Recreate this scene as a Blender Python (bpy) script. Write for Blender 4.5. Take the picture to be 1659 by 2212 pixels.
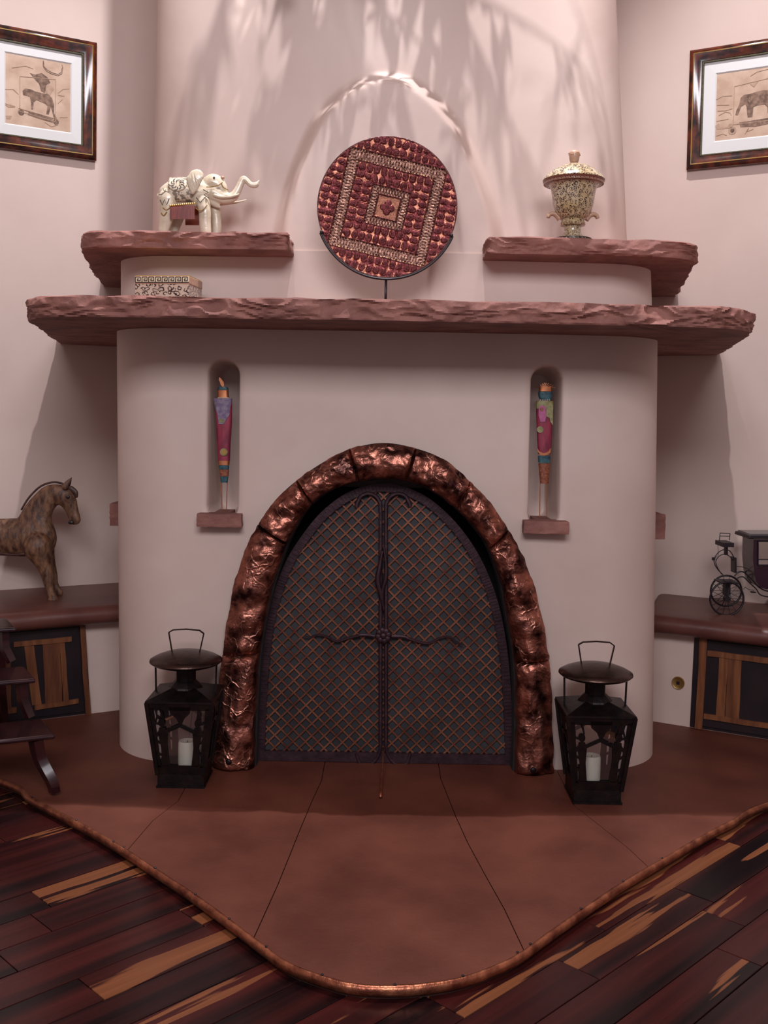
import bpy, bmesh, math, random
from mathutils import Vector, Matrix, noise, Euler
random.seed(7)
for o in list(bpy.data.objects): bpy.data.objects.remove(o)
sc = bpy.context.scene
COL = sc.collection
PI = math.pi
# ------------------------------------------------------------------ camera
F, PX, PY = 2200.0, 829.5, 996.0
CAM = Vector((0, -3.62, 1.264))
PITCH, ROLL = math.radians(2.5), math.radians(1.0)
cd = bpy.data.cameras.new('camera'); cam = bpy.data.objects.new('camera', cd); COL.objects.link(cam)
cam.location = CAM
RM = Euler((PI/2-PITCH, 0, 0)).to_matrix() @ Matrix.Rotation(ROLL, 3, 'Z')
cam.rotation_euler = RM.to_euler()
cd.sensor_fit = 'AUTO'; cd.sensor_width = 36; cd.lens = 36*F/2212
cd.shift_y = -(1106-PY)/2212; cd.clip_start = 0.05
sc.camera = cam
# ------------------------------------------------------------------ world, lights, exposure
w = bpy.data.worlds.new('world'); sc.world = w; w.use_nodes = True
bg = w.node_tree.nodes['Background']; bg.inputs[0].default_value = (0.56, 0.47, 0.53, 1); bg.inputs[1].default_value = 0.54
vs = sc.view_settings; vs.view_transform = 'Standard'; vs.look = 'None'; vs.exposure = 0.24; vs.gamma = 1; vs.use_curve_mapping = False
def spot(x, y, z, tx, ty, tz, e, ang=100, blend=.6, size=.03, col=(1, .97, 1)):
    l = bpy.data.lights.new('ceiling_spot', 'SPOT'); l.energy = e; l.spot_size = math.radians(ang); l.spot_blend = blend
    l.shadow_soft_size = size; l.color = col
    o = bpy.data.objects.new('ceiling_spot', l); COL.objects.link(o); o.location = (x, y, z)
    o.rotation_euler = (Vector((tx, ty, tz))-Vector((x, y, z))).to_track_quat('-Z', 'Y').to_euler()
    return o
spot(-.47, -.38, 4.8, -1.9, .75, .9, 290, 62, .8)
spot(.12, -.38, 4.8, -.02, .0, 1.6, 330, 60, size=.016)
spot(.80, -.38, 4.8, 2.0, .75, .9, 280, 62, .8)
al = bpy.data.lights.new('fill_light', 'AREA'); al.shape = 'RECTANGLE'; al.size = 2.4; al.size_y = 1.2; al.energy = 125; al.color = (.97, .95, 1)  # soft fill added behind and above the camera, not a known lamp
ao = bpy.data.objects.new('fill_light', al); COL.objects.link(ao); ao.location = (0, -4.9, 3.5); ao.rotation_euler = (Vector((0, 0, 1))-ao.location).to_track_quat('-Z', 'Y').to_euler()

# ------------------------------------------------------------------ pixel -> world on a real plane
def ray(px, py): return RM @ Vector(((px-PX)/F, -(py-PY)/F, -1.0))
def at(px, py, y=0.0):
    d = ray(px, py); return CAM + d*((y-CAM.y)/d.y)
def onz(px, py, z=0.0):
    d = ray(px, py); return CAM + d*((z-CAM.z)/d.z)
def onp(px, py, P, n):
    d = ray(px, py); return CAM + d*((Vector(P)-CAM).dot(n)/d.dot(n))
def mpp(y): return (y-CAM.y)/F
# ------------------------------------------------------------------ materials
def mat(name, c1, c2=None, scale=4, rough=.6, metal=0, bump=0, bscale=30, ramp=(.35, .65), detail=4, spec=None, stretch=None, coat=0):
    m = bpy.data.materials.new(name); m.use_nodes = True; nt = m.node_tree; N = nt.nodes; L = nt.links
    b = N['Principled BSDF']; b.inputs['Roughness'].default_value = rough; b.inputs['Metallic'].default_value = metal
    if spec is not None: b.inputs['Specular IOR Level'].default_value = spec
    if coat: b.inputs['Coat Weight'].default_value = coat; b.inputs['Coat Roughness'].default_value = .12
    tc = N.new('ShaderNodeTexCoord'); src = tc.outputs['Object']
    if stretch:
        mp = N.new('ShaderNodeMapping'); mp.inputs['Scale'].default_value = stretch; L.new(src, mp.inputs[0]); src = mp.outputs[0]
    if c2 is None: b.inputs['Base Color'].default_value = (*c1, 1)
    else:
        n = N.new('ShaderNodeTexNoise'); n.inputs['Scale'].default_value = scale; n.inputs['Detail'].default_value = detail
        L.new(src, n.inputs['Vector'])
        r = N.new('ShaderNodeValToRGB'); r.color_ramp.elements[0].position = ramp[0]; r.color_ramp.elements[1].position = ramp[1]
        r.color_ramp.elements[0].color = (*c1, 1); r.color_ramp.elements[1].color = (*c2, 1)
        L.new(n.outputs['Fac'], r.inputs[0]); L.new(r.outputs[0], b.inputs['Base Color'])
    if bump:
        n2 = N.new('ShaderNodeTexNoise'); n2.inputs['Scale'].default_value = bscale; n2.inputs['Detail'].default_value = 5
        L.new(src, n2.inputs['Vector'])
        bp = N.new('ShaderNodeBump'); bp.inputs['Strength'].default_value = bump; bp.inputs['Distance'].default_value = .01
        L.new(n2.outputs['Fac'], bp.inputs['Height']); L.new(bp.outputs[0], b.inputs['Normal'])
    return m
def leopard(name, base, base2, dark, scale=85, rough=.25, cyl=True):
    m = mat(name, base, base2, 12, rough=rough, coat=.5); nt = m.node_tree; N = nt.nodes; L = nt.links; b = N['Principled BSDF']
    old = b.inputs['Base Color'].links[0].from_socket
    tc = N.new('ShaderNodeTexCoord'); sx = N.new('ShaderNodeSeparateXYZ'); L.new(tc.outputs['Object'], sx.inputs[0])
    mm = N.new('ShaderNodeMath'); m2 = N.new('ShaderNodeMath')
    if cyl:
        mm.operation = 'ARCTAN2'; L.new(sx.outputs[0], mm.inputs[0]); L.new(sx.outputs[1], mm.inputs[1]); m2.operation = 'MULTIPLY'; m2.inputs[1].default_value = .072; L.new(mm.outputs[0], m2.inputs[0])
    else:
        mm.operation = 'ADD'; L.new(sx.outputs[0], mm.inputs[0]); L.new(sx.outputs[1], mm.inputs[1]); m2.operation = 'MULTIPLY'; m2.inputs[1].default_value = 1; L.new(mm.outputs[0], m2.inputs[0])
    uv = N.new('ShaderNodeCombineXYZ'); L.new(m2.outputs[0], uv.inputs[0]); L.new(sx.outputs[2], uv.inputs[1])
    nz = N.new('ShaderNodeTexNoise'); nz.inputs['Scale'].default_value = scale*1.3; L.new(uv.outputs[0], nz.inputs['Vector'])
    ad = N.new('ShaderNodeMixRGB'); ad.blend_type = 'LINEAR_LIGHT'; ad.inputs[0].default_value = .007; L.new(uv.outputs[0], ad.inputs[1]); L.new(nz.outputs['Color'], ad.inputs[2])
    v = N.new('ShaderNodeTexVoronoi'); v.voronoi_dimensions = '2D'; v.inputs['Scale'].default_value = scale; v.inputs['Randomness'].default_value = .75; L.new(ad.outputs[0], v.inputs['Vector'])
    r = N.new('ShaderNodeValToRGB'); cr = r.color_ramp; cr.interpolation = 'LINEAR'
    cr.elements[0].position = .20; cr.elements[0].color = (0, 0, 0, 1); cr.elements[1].position = .60; cr.elements[1].color = (0, 0, 0, 1)
    for p, c in ((.26, 1), (.40, 1), (.46, 0)):
        e = cr.elements.new(p); e.color = (c, c, c, 1)
    L.new(v.outputs['Distance'], r.inputs[0])
    n3 = N.new('ShaderNodeTexNoise'); n3.inputs['Scale'].default_value = scale*.9; L.new(uv.outputs[0], n3.inputs['Vector'])
    gt = N.new('ShaderNodeMath'); gt.operation = 'GREATER_THAN'; gt.inputs[1].default_value = .42; L.new(n3.outputs['Fac'], gt.inputs[0])
    mu = N.new('ShaderNodeMath'); mu.operation = 'MULTIPLY'; L.new(r.outputs[0], mu.inputs[0]); L.new(gt.outputs[0], mu.inputs[1])
    mx = N.new('ShaderNodeMixRGB'); L.new(mu.outputs[0], mx.inputs[0]); L.new(old, mx.inputs[1]); mx.inputs[2].default_value = (*dark, 1)
    L.new(mx.outputs[0], b.inputs['Base Color'])
    return m
def attr_mat(name, rough=.35, metal=.8, bump=0, bscale=200):
    m = mat(name, (1, 1, 1), rough=rough, metal=metal, bump=bump, bscale=bscale); nt = m.node_tree
    a = nt.nodes.new('ShaderNodeAttribute'); a.attribute_name = 'tint'
    nt.links.new(a.outputs['Color'], nt.nodes['Principled BSDF'].inputs['Base Color']); return m
M = {}
M['plaster'] = mat('plaster', (.56, .425, .375), (.65, .515, .46), 2.2, rough=.55, bump=.12, bscale=9, detail=7, ramp=(.3, .7))
M['wall'] = mat('wall_plaster', (.57, .435, .385), (.65, .52, .465), 1.6, rough=.6, bump=.10, bscale=8, detail=7, ramp=(.3, .7))
M['ceiling'] = mat('ceiling_paint', (.62, .5, .45), rough=.8)
M['stone'] = mat('red_sandstone', (.165, .062, .050), (.29, .125, .10), 9, rough=.75, bump=.35, bscale=60, detail=8)
M['stone_dark'] = mat('bench_stone', (.095, .032, .026), (.15, .056, .043), 5, rough=.38, bump=.08, bscale=40, detail=7)
M['hearth'] = mat('hearth_stone', (.085, .021, .012), (.145, .043, .025), 3.2, spec=.35, rough=.55, bump=.10, bscale=70, detail=9)
M['grout'] = mat('grout', (.05, .02, .015), rough=.9)
M['iron'] = mat('wrought_iron', (.012, .007, .010), (.025, .013, .016), 30, rough=.45, metal=.7, bump=.2, bscale=90)
M['screen_iron'] = mat('screen_iron', (.028, .012, .018), (.05, .022, .03), 30, rough=.5, metal=.5, bump=.15, bscale=80)
M['lantern'] = mat('lantern_metal', (.006, .004, .005), (.018, .009, .008), 25, rough=.45, metal=.6, bump=.15, bscale=60)
M['lantern_dome'] = mat('lantern_dome', (.035, .022, .019), (.07, .038, .03), 14, rough=.32, metal=.85, bump=.1, bscale=80)
M['strip'] = mat('lattice_copper', (.11, .032, .018), (.26, .10, .055), 14, rough=.45, metal=.55)
M['mesh'] = mat('spark_mesh', (.020, .020, .024), (.040, .040, .046), 3, rough=.6, metal=.2)
M['soot'] = mat('soot', (.012, .010, .012), rough=.95)
M['candle'] = mat('candle_wax', (.78, .66, .50), (.86, .76, .60), 8, rough=.45)
M['wick'] = mat('wick', (.02, .015, .01), rough=.9)
M['ivory'] = mat('carved_bone', (.52, .43, .31), (.66, .57, .44), 22, rough=.28, bump=.12, bscale=70, coat=.4)
M['ivory_dark'] = mat('engraved_bone', (.20, .15, .11), (.62, .52, .40), 95, rough=.35, detail=2, ramp=(.46, .54))
M['tassel'] = mat('tassel_wood', (.10, .012, .010), (.25, .035, .02), 260, rough=.3, stretch=(1, 1, .05))
M['tassel_red'] = mat('inlay_red', (.28, .05, .02), rough=.3)
M['gold'] = mat('gilt', (.70, .50, .18), rough=.3, metal=.9)
M['brass'] = mat('brass', (.42, .27, .09), rough=.35, metal=.9)
M['copper'] = mat('copper', (.60, .22, .10), (.75, .32, .16), 30, rough=.28, metal=1)
M['leopard'] = leopard('leopard_glaze', (.42, .30, .15), (.56, .47, .33), (.030, .012, .010), 88)
M['leopard_box'] = leopard('leopard_box', (.48, .38, .29), (.55, .45, .36), (.030, .012, .012), 62, cyl=False)
M['key_dark'] = mat('key_dark', (.018, .010, .012), rough=.4)
M['tan'] = mat('tan_ceramic', (.40, .24, .16), (.50, .31, .21), 10, rough=.3)
M['brownglaze'] = mat('brown_glaze', (.16, .05, .035), rough=.25)
M['mahogany'] = mat('mahogany', (.012, .002, .004), (.034, .005, .008), 8, rough=.22, stretch=(1, 1, 6), coat=.5)
M['blackwood'] = mat('blackwood', (.008, .006, .010), (.018, .010, .012), 8, rough=.35)
M['orangewood'] = mat('sapwood', (.12, .038, .014), (.22, .080, .030), 6, rough=.4, stretch=(8, 8, 1))
M['frame'] = mat('tortoise_frame', (.012, .004, .004), (.13, .024, .009), 22, rough=.18, detail=5, coat=.8, ramp=(.38, .68))
M['bead'] = mat('frame_bead', (.02, .02, .01), (.12, .10, .04), 300, rough=.4)
M['matboard'] = mat('mat_board', (.68, .68, .68), rough=.9)
M['paper'] = mat('old_paper', (.45, .31, .23), (.58, .43, .33), 14, rough=.95, detail=6)
M['ink'] = mat('ink', (.13, .08, .06), (.28, .18, .13), 60, rough=.95)
M['ink_light'] = mat('ink_light', (.34, .23, .16), (.45, .31, .23), 50, rough=.95)
M['horse'] = mat('weathered_horse', (.045, .016, .010), (.23, .115, .06), 55, rough=.55, bump=.6, bscale=50, detail=8, ramp=(.34, .68), stretch=(1, 1, .45))
M['horse_dark'] = mat('horse_dark', (.03, .012, .012), (.09, .04, .03), 30, rough=.5)
M['black'] = mat('black_paint', (.010, .006, .010), rough=.4)
M['carriage'] = mat('carriage_lacquer', (.022, .004, .014), rough=.25, coat=.4)
M['magenta'] = mat('magenta_enamel', (.13, .010, .035), (.30, .03, .06), 60, rough=.35, stretch=(1, 1, .3))
M['violet'] = mat('violet_enamel', (.13, .08, .17), (.24, .19, .25), 70, rough=.35)
M['teal'] = mat('teal_enamel', (.012, .04, .065), (.04, .13, .15), 90, rough=.35)
M['olive'] = mat('olive_enamel', (.16, .15, .05), (.30, .27, .12), 90, rough=.4)
M['rust'] = mat('rust_enamel', (.14, .025, .015), (.30, .10, .04), 160, rough=.4)
M['glass'] = mat('lantern_glass', (.8, .85, .9), rough=.02); M['glass'].node_tree.nodes['Principled BSDF'].inputs['Transmission Weight'].default_value = 1
_g = M['glass'].node_tree; _g.nodes.clear(); _o = _g.nodes.new('ShaderNodeOutputMaterial'); _m = _g.nodes.new('ShaderNodeMixShader'); _t = _g.nodes.new('ShaderNodeBsdfTransparent'); _y = _g.nodes.new('ShaderNodeBsdfGlossy')
_y.inputs['Roughness'].default_value = .04; _m.inputs[0].default_value = .10; _g.links.new(_t.outputs[0], _m.inputs[1]); _g.links.new(_y.outputs[0], _m.inputs[2]); _g.links.new(_m.outputs[0], _o.inputs[0]); _t.inputs[0].default_value = (.93, .95, .97, 1)
M['leaf'] = mat('dry_leaf', (.10, .11, .05), rough=.7)
M['twig'] = mat('twig', (.10, .06, .04), rough=.8)
def hammered():
    m = mat('hammered_copper', (.040, .012, .012), (.56, .215, .15), 17, rough=.36, metal=.95, detail=6, ramp=(.36, .72), bump=.45, bscale=46)
    nt = m.node_tree; N = nt.nodes; L = nt.links; b = N['Principled BSDF']; tc = N.new('ShaderNodeTexCoord')
    n0 = N.new('ShaderNodeTexNoise'); n0.inputs['Scale'].default_value = 14; L.new(tc.outputs['Object'], n0.inputs['Vector'])
    ad = N.new('ShaderNodeMixRGB'); ad.blend_type = 'LINEAR_LIGHT'; ad.inputs[0].default_value = .085; L.new(tc.outputs['Object'], ad.inputs[1]); L.new(n0.outputs['Color'], ad.inputs[2])
    v = N.new('ShaderNodeTexVoronoi'); v.feature = 'DISTANCE_TO_EDGE'; v.inputs['Scale'].default_value = 13; L.new(ad.outputs[0], v.inputs['Vector'])
    r = N.new('ShaderNodeValToRGB'); r.color_ramp.elements[0].position = 0; r.color_ramp.elements[1].position = .09
    r.color_ramp.elements[0].color = (1, 1, 1, 1); r.color_ramp.elements[1].color = (0, 0, 0, 1); L.new(v.outputs['Distance'], r.inputs[0])
    nm = N.new('ShaderNodeTexNoise'); nm.inputs['Scale'].default_value = 9; L.new(tc.outputs['Object'], nm.inputs['Vector'])
    rm_ = N.new('ShaderNodeMapRange'); rm_.inputs[1].default_value = .40; rm_.inputs[2].default_value = .62; L.new(nm.outputs['Fac'], rm_.inputs[0])
    vm = N.new('ShaderNodeMath'); vm.operation = 'MULTIPLY'; L.new(r.outputs[0], vm.inputs[0]); L.new(rm_.outputs[0], vm.inputs[1])
    bump = [n for n in N if n.type == 'BUMP'][0]
    b2 = N.new('ShaderNodeBump'); b2.inputs['Strength'].default_value = .38; b2.inputs['Distance'].default_value = .008
    L.new(vm.outputs[0], b2.inputs['Height']); L.new(bump.outputs[0], b2.inputs['Normal']); L.new(b2.outputs[0], b.inputs['Normal'])
    old = b.inputs['Base Color'].links[0].from_socket
    mx = N.new('ShaderNodeMixRGB'); ml = N.new('ShaderNodeMath'); ml.operation = 'MULTIPLY'; ml.inputs[1].default_value = .35
    L.new(vm.outputs[0], ml.inputs[0]); L.new(ml.outputs[0], mx.inputs[0]); L.new(old, mx.inputs[1]); mx.inputs[2].default_value = (.75, .38, .28, 1)
    L.new(mx.outputs[0], b.inputs['Base Color']); return m
M['hammered'] = hammered()
def plank_mat():
    m = mat('tigerwood', (.1, .1, .1), rough=.20, spec=.22, bump=.04, bscale=30, stretch=(2, 20, 1)); nt = m.node_tree; N = nt.nodes; L = nt.links; b = N['Principled BSDF']
    tc = N.new('ShaderNodeTexCoord'); oi = N.new('ShaderNodeObjectInfo')
    mul = N.new('ShaderNodeMath'); mul.operation = 'MULTIPLY'; mul.inputs[1].default_value = 37.0; L.new(oi.outputs['Random'], mul.inputs[0])
    cb = N.new('ShaderNodeCombineXYZ'); L.new(mul.outputs[0], cb.inputs[0]); L.new(mul.outputs[0], cb.inputs[2])
    va = N.new('ShaderNodeVectorMath'); va.operation = 'ADD'; L.new(tc.outputs['Object'], va.inputs[0]); L.new(cb.outputs[0], va.inputs[1])
    def nz(sx, sy, sc_, det):
        mp = N.new('ShaderNodeMapping'); mp.inputs['Scale'].default_value = (sx, sy, 1); L.new(va.outputs[0], mp.inputs[0])
        n = N.new('ShaderNodeTexNoise'); n.inputs['Scale'].default_value = sc_; n.inputs['Detail'].default_value = det; L.new(mp.outputs[0], n.inputs['Vector']); return n
    n1 = nz(.55, 13, 1.0, 3); n2 = nz(2, 70, 1.0, 5); n3 = nz(.55, 8.5, 1.3, 4)
    r1 = N.new('ShaderNodeValToRGB'); r1.color_ramp.elements[0].position = .36; r1.color_ramp.elements[1].position = .68
    r1.color_ramp.elements[0].color = (.006, .003, .004, 1); r1.color_ramp.elements[1].color = (.055, .010, .009, 1); L.new(n1.outputs['Fac'], r1.inputs[0])
    # sapwood amount varies by plank
    ad = N.new('ShaderNodeMath'); ad.operation = 'MULTIPLY_ADD'; ad.inputs[1].default_value = .17; L.new(oi.outputs['Random'], ad.inputs[0]); L.new(n3.outputs['Fac'], ad.inputs[2])
    r2 = N.new('ShaderNodeValToRGB'); r2.color_ramp.elements[0].position = .680; r2.color_ramp.elements[1].position = .690
    r2.color_ramp.elements[0].color = (0, 0, 0, 1); r2.color_ramp.elements[1].color = (1, 1, 1, 1); L.new(ad.outputs[0], r2.inputs[0])
    mx = N.new('ShaderNodeMixRGB'); L.new(r2.outputs[0], mx.inputs[0]); L.new(r1.outputs[0], mx.inputs[1]); mx.inputs[2].default_value = (.19, .066, .028, 1)
    m3 = N.new('ShaderNodeMixRGB'); m3.blend_type = 'MULTIPLY'; m3.inputs[0].default_value = .55; L.new(mx.outputs[0], m3.inputs[1]); L.new(n2.outputs['Fac'], m3.inputs[2])
    hs = N.new('ShaderNodeHueSaturation'); hs.inputs['Value'].default_value = 1.25; L.new(m3.outputs[0], hs.inputs['Color']); L.new(hs.outputs[0], b.inputs['Base Color'])
    return m
M['plank'] = plank_mat()
# ------------------------------------------------------------------ mesh builder
class MB:
    def __init__(s): s.v = []; s.f = []; s.c = None
    def add(s, vs, fs):
        k = len(s.v); s.v += [Vector(v) for v in vs]; s.f += [tuple(i+k for i in f) for f in fs]; return s
    def box(s, c, sz, rot=None, taper=1):
        x, y, z = [a/2 for a in sz]; vs = []
        for dz in (-1, 1):
            t = taper if dz > 0 else 1
            for dx, dy in ((-1, -1), (1, -1), (1, 1), (-1, 1)):
                v = Vector((dx*x*t, dy*y*t, dz*z))
                if rot is not None: v = rot @ v
                vs.append(v+Vector(c))
        return s.add(vs, [(0, 3, 2, 1), (4, 5, 6, 7), (0, 1, 5, 4), (1, 2, 6, 5), (2, 3, 7, 6), (3, 0, 4, 7)])
    def bar(s, a, b, wd, th, up=(0, 1, 0)):
        a = Vector(a); b = Vector(b); d = (b-a); L = d.length; d.normalize(); u = Vector(up); sd = d.cross(u)
        if sd.length < 1e-4: sd = d.cross(Vector((1, 0, 0)))
        sd.normalize(); u = sd.cross(d)
        vs = []
        for p in (a, b):
            for q, r in ((-1, -1), (1, -1), (1, 1), (-1, 1)): vs.append(p+sd*q*wd/2+u*r*th/2)
        return s.add(vs, [(0, 1, 2, 3), (7, 6, 5, 4), (0, 4, 5, 1), (1, 5, 6, 2), (2, 6, 7, 3), (3, 7, 4, 0)])
    def tube(s, pts, r, n=8, ry=None, closed=False, yaxis=None):
        pts = [Vector(p) for p in pts]; m = len(pts)
        rs = r if isinstance(r, (list, tuple)) else [r]*m
        rys = ry if isinstance(ry, (list, tuple)) else ([ry]*m if ry else rs)
        vs = []; fs = []; prev = None
        for i, p in enumerate(pts):
            if closed: t = pts[(i+1) % m]-pts[i-1]
            else: t = pts[min(i+1, m-1)]-pts[max(i-1, 0)]
            t.normalize()
            if yaxis is not None: bb = Vector(yaxis)
            elif prev is None: bb = Vector((0, 1, 0)) if abs(t.y) < .9 else Vector((1, 0, 0))
            else: bb = prev
            nn = bb.cross(t)
            if nn.length < 1e-6: nn = Vector((1, 0, 0)).cross(t)
            nn.normalize(); bb = t.cross(nn); prev = bb
            for j in range(n):
                a = 2*PI*j/n; vs.append(p+nn*math.cos(a)*rs[i]+bb*math.sin(a)*rys[i])
        for i in range(m if closed else m-1):
            k = (i+1) % m
            for j in range(n): fs.append((i*n+j, i*n+(j+1) % n, k*n+(j+1) % n, k*n+j))
        if not closed: fs += [tuple(range(n))[::-1], tuple((m-1)*n+j for j in range(n))]
        return s.add(vs, fs)
    def lathe(s, prof, c=(0, 0, 0), n=32, sy=1.0):
        vs = []; fs = []; c = Vector(c)
        for r, z in prof:
            for j in range(n):
                a = 2*PI*j/n; vs.append(c+Vector((r*math.cos(a), r*math.sin(a)*sy, z)))
        for i in range(len(prof)-1):
            for j in range(n): fs.append((i*n+j, i*n+(j+1) % n, (i+1)*n+(j+1) % n, (i+1)*n+j))
        fs += [tuple(range(n))[::-1], tuple((len(prof)-1)*n+j for j in range(n))]
        return s.add(vs, fs)
    def sph(s, c, r, n=10, sc_=(1, 1, 1)):
        vs = []; fs = []; c = Vector(c); m = n//2+1
        for i in range(m+1):
            t = PI*i/m; rr = max(math.sin(t), 1e-3)
            for j in range(n):
                a = 2*PI*j/n; vs.append(c+Vector((r*rr*math.cos(a)*sc_[0], r*rr*math.sin(a)*sc_[1], -r*math.cos(t)*sc_[2])))
        for i in range(m):
            for j in range(n): fs.append((i*n+j, i*n+(j+1) % n, (i+1)*n+(j+1) % n, (i+1)*n+j))
        fs += [tuple(range(n))[::-1], tuple(m*n+j for j in range(n))]
        return s.add(vs, fs)
    def prism(s, poly, off):
        """poly: list of 3-D points (planar), extruded by vector off"""
        n = len(poly); P = [Vector(p) for p in poly]; off = Vector(off)
        return s.add(P+[p+off for p in P], [tuple(range(n)), tuple(range(n, 2*n))[::-1]]+[(i, i+n, (i+1) % n+n, (i+1) % n) for i in range(n)])
    def plate(s, pp, y, th=.004):
        return s.prism([at(a, b, y) for a, b in pp], (0, th, 0))
ORG = {}
def link(o, parent=None):
    COL.objects.link(o)
    if parent is not None:
        o.parent = parent; ORG[o.name] = ORG.get(parent.name, Vector((0, 0, 0)))
    return o
def root_of(o):
    while o.parent: o = o.parent
    return o
def obj(name, mb, m, parent=None, smooth=False, angle=None, org=None, mods=()):
    O = Vector((0, 0, 0))
    if parent is not None: O = ORG.get(parent.name, O)
    if org is not None: O = Vector(org)
    me = bpy.data.meshes.new(name); me.from_pydata([tuple(v-O) for v in mb.v], [], mb.f)
    bm = bmesh.new(); bm.from_mesh(me); bmesh.ops.recalc_face_normals(bm, faces=bm.faces); bm.to_mesh(me); bm.free()
    me.materials.append(M[m] if isinstance(m, str) else m)
    if smooth or angle: me.polygons.foreach_set('use_smooth', [True]*len(me.polygons))
    if angle: me.set_sharp_from_angle(angle=math.radians(angle))
    if mb.c:
        ca = me.color_attributes.new('tint', 'FLOAT_COLOR', 'POINT')
        for i, c in enumerate(mb.c): ca.data[i].color = (*c, 1)
    o = bpy.data.objects.new(name, me); link(o, parent)
    if parent is None and org is not None: o.location = O; ORG[o.name] = O
    for t, kw in mods:
        md = o.modifiers.new(t.lower(), t)
        for k, v_ in kw.items(): setattr(md, k, v_)
    return o
def thing(name, label, cat, loc=(0, 0, 0), group=None, kind=None):
    o = bpy.data.objects.new(name, None); COL.objects.link(o); o.location = loc; ORG[o.name] = Vector(loc)
    o.empty_display_size = .05
    return tag(o, label, cat, group, kind)
def tag(o, label=None, cat=None, group=None, kind=None):
    for k, v_ in (('label', label), ('category', cat), ('group', group), ('kind', kind)):
        if v_: o[k] = v_
    return o
def spline(pts, n):
    P = [tuple(p) for p in pts]; out = []; m = len(P); dim = len(P[0])
    for k in range(n):
        t = k/(n-1)*(m-1); i = min(int(t), m-2); u = t-i
        p0 = P[max(i-1, 0)]; p1 = P[i]; p2 = P[i+1]; p3 = P[min(i+2, m-1)]
        out.append(tuple(.5*((2*p1[d])+(-p0[d]+p2[d])*u+(2*p0[d]-5*p1[d]+4*p2[d]-p3[d])*u*u+(-p0[d]+3*p1[d]-3*p2[d]+p3[d])*u**3) for d in range(dim)))
    return out
def sstep(x):
    x = max(0., min(1., x)); return x*x*(3-2*x)
def fbm(v, s=1., o=4):
    return noise.fractal(Vector(v)*s, 1.0, 2.0, o)
# ------------------------------------------------------------------ setting: walls, floor, ceiling
TH = math.radians(29); WC = Vector((0, 1.80, 0))
UL = Vector((-math.cos(TH), -math.sin(TH), 0)); NL = Vector((math.sin(TH), -math.cos(TH), 0))
UR = Vector((math.cos(TH), -math.sin(TH), 0)); NR = Vector((-math.sin(TH), -math.cos(TH), 0))
ZF = -.03
def wall(name, U, Nn):
    b = MB(); a = WC-U*.1; e = WC+U*3.6
    b.prism([a+Vector((0, 0, ZF)), e+Vector((0, 0, ZF)), e+Vector((0, 0, 5.05)), a+Vector((0, 0, 5.05))], -Nn*.12)
    return tag(obj(name, b, 'wall'), kind='structure')
wl = wall('wall_left', UL, NL); wr = wall('wall_right', UR, NR)
c_ = MB(); c_.box((0, -2.2, 5.02), (7, 8.2, .06)); tag(obj('ceiling', c_, 'ceiling'), kind='structure')
for nm_, x_ in (('wall_left', -3.25), ('wall_right', 3.25)):
    q_ = MB(); q_.box((x_, -3.0, 2.5), (.12, 6.2, 5.1)); tag(obj(nm_, q_, 'wall'), kind='structure')
fl = MB(); fl.box((0, -2.2, ZF-.035), (7, 8.2, .03)); floor = tag(obj('floor', fl, 'grout'), kind='structure')
# ------------------------------------------------------------------ hearth outline
ol_px = [(0, 1682), (70, 1722), (165, 1772), (245, 1817), (335, 1875), (422, 1932), (495, 1985), (575, 2045), (625, 2080), (695, 2107), (765, 2125), (850, 2129),
         (930, 2123), (1000, 2110), (1065, 2087), (1120, 2060), (1180, 2017), (1255, 1965), (1345, 1905), (1430, 1855), (1525, 1800), (1580, 1772), (1659, 1732)]
ol = [onz(a, b, 0.0) for a, b in ol_px]
ol = [Vector((-2.05, ol[0].y+.42, 0))]+ol+[Vector((1.95, ol[-1].y+.40, 0))]
OUT = [Vector(p) for p in spline(ol, 161)]
def inside_hearth(x, y):
    for i in range(len(OUT)-1):
        a, b = OUT[i], OUT[i+1]
        if a.x <= x <= b.x:
            t = (x-a.x)/max(b.x-a.x, 1e-6); return y > a.y+(b.y-a.y)*t
    return y > .3
# planks
ca, sa = math.cos(PI/4), math.sin(PI/4)
PW = .118; pr = random.Random(11)
def wpl(s, t): return Vector((s*ca-t*-sa*0 - t*sa, s*sa+t*ca, 0))
cam_ok = 0
for r in range(-24, 16):
    t0 = r*PW; s = -3.2+pr.random()*.9
    while s < 2.2:
        L_ = pr.choice([.55, .75, .9, 1.1, 1.35]); s1 = s+L_
        vis = False
        for k in range(7):
            p = wpl(s+(s1-s)*k/6, t0+PW/2)
            if not inside_hearth(p.x, p.y-.10) and -3.0 < p.y < .9 and abs(p.x) < (p.y+3.62)*.377+.45:
                # below the frame?
                dist = p.y+3.62
                if dist > .1 and 908+1.294*2200/dist < 2420: vis = True
        if vis:
            b = MB(); g = .0013
            zz = ZF-.02; h = .02+pr.uniform(-.0004, .0004)
            b.box((L_/2, PW/2, h/2), (L_-2*g, PW-2*g, h))
            o = obj('plank', b, 'plank', floor, org=(0, 0, 0))
            p = wpl(s, t0); o.location = (p.x, p.y, zz); o.rotation_euler = (0, 0, PI/4)
            md = o.modifiers.new('bevel', 'BEVEL'); md.width = .0012; md.segments = 1
        s = s1
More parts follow.
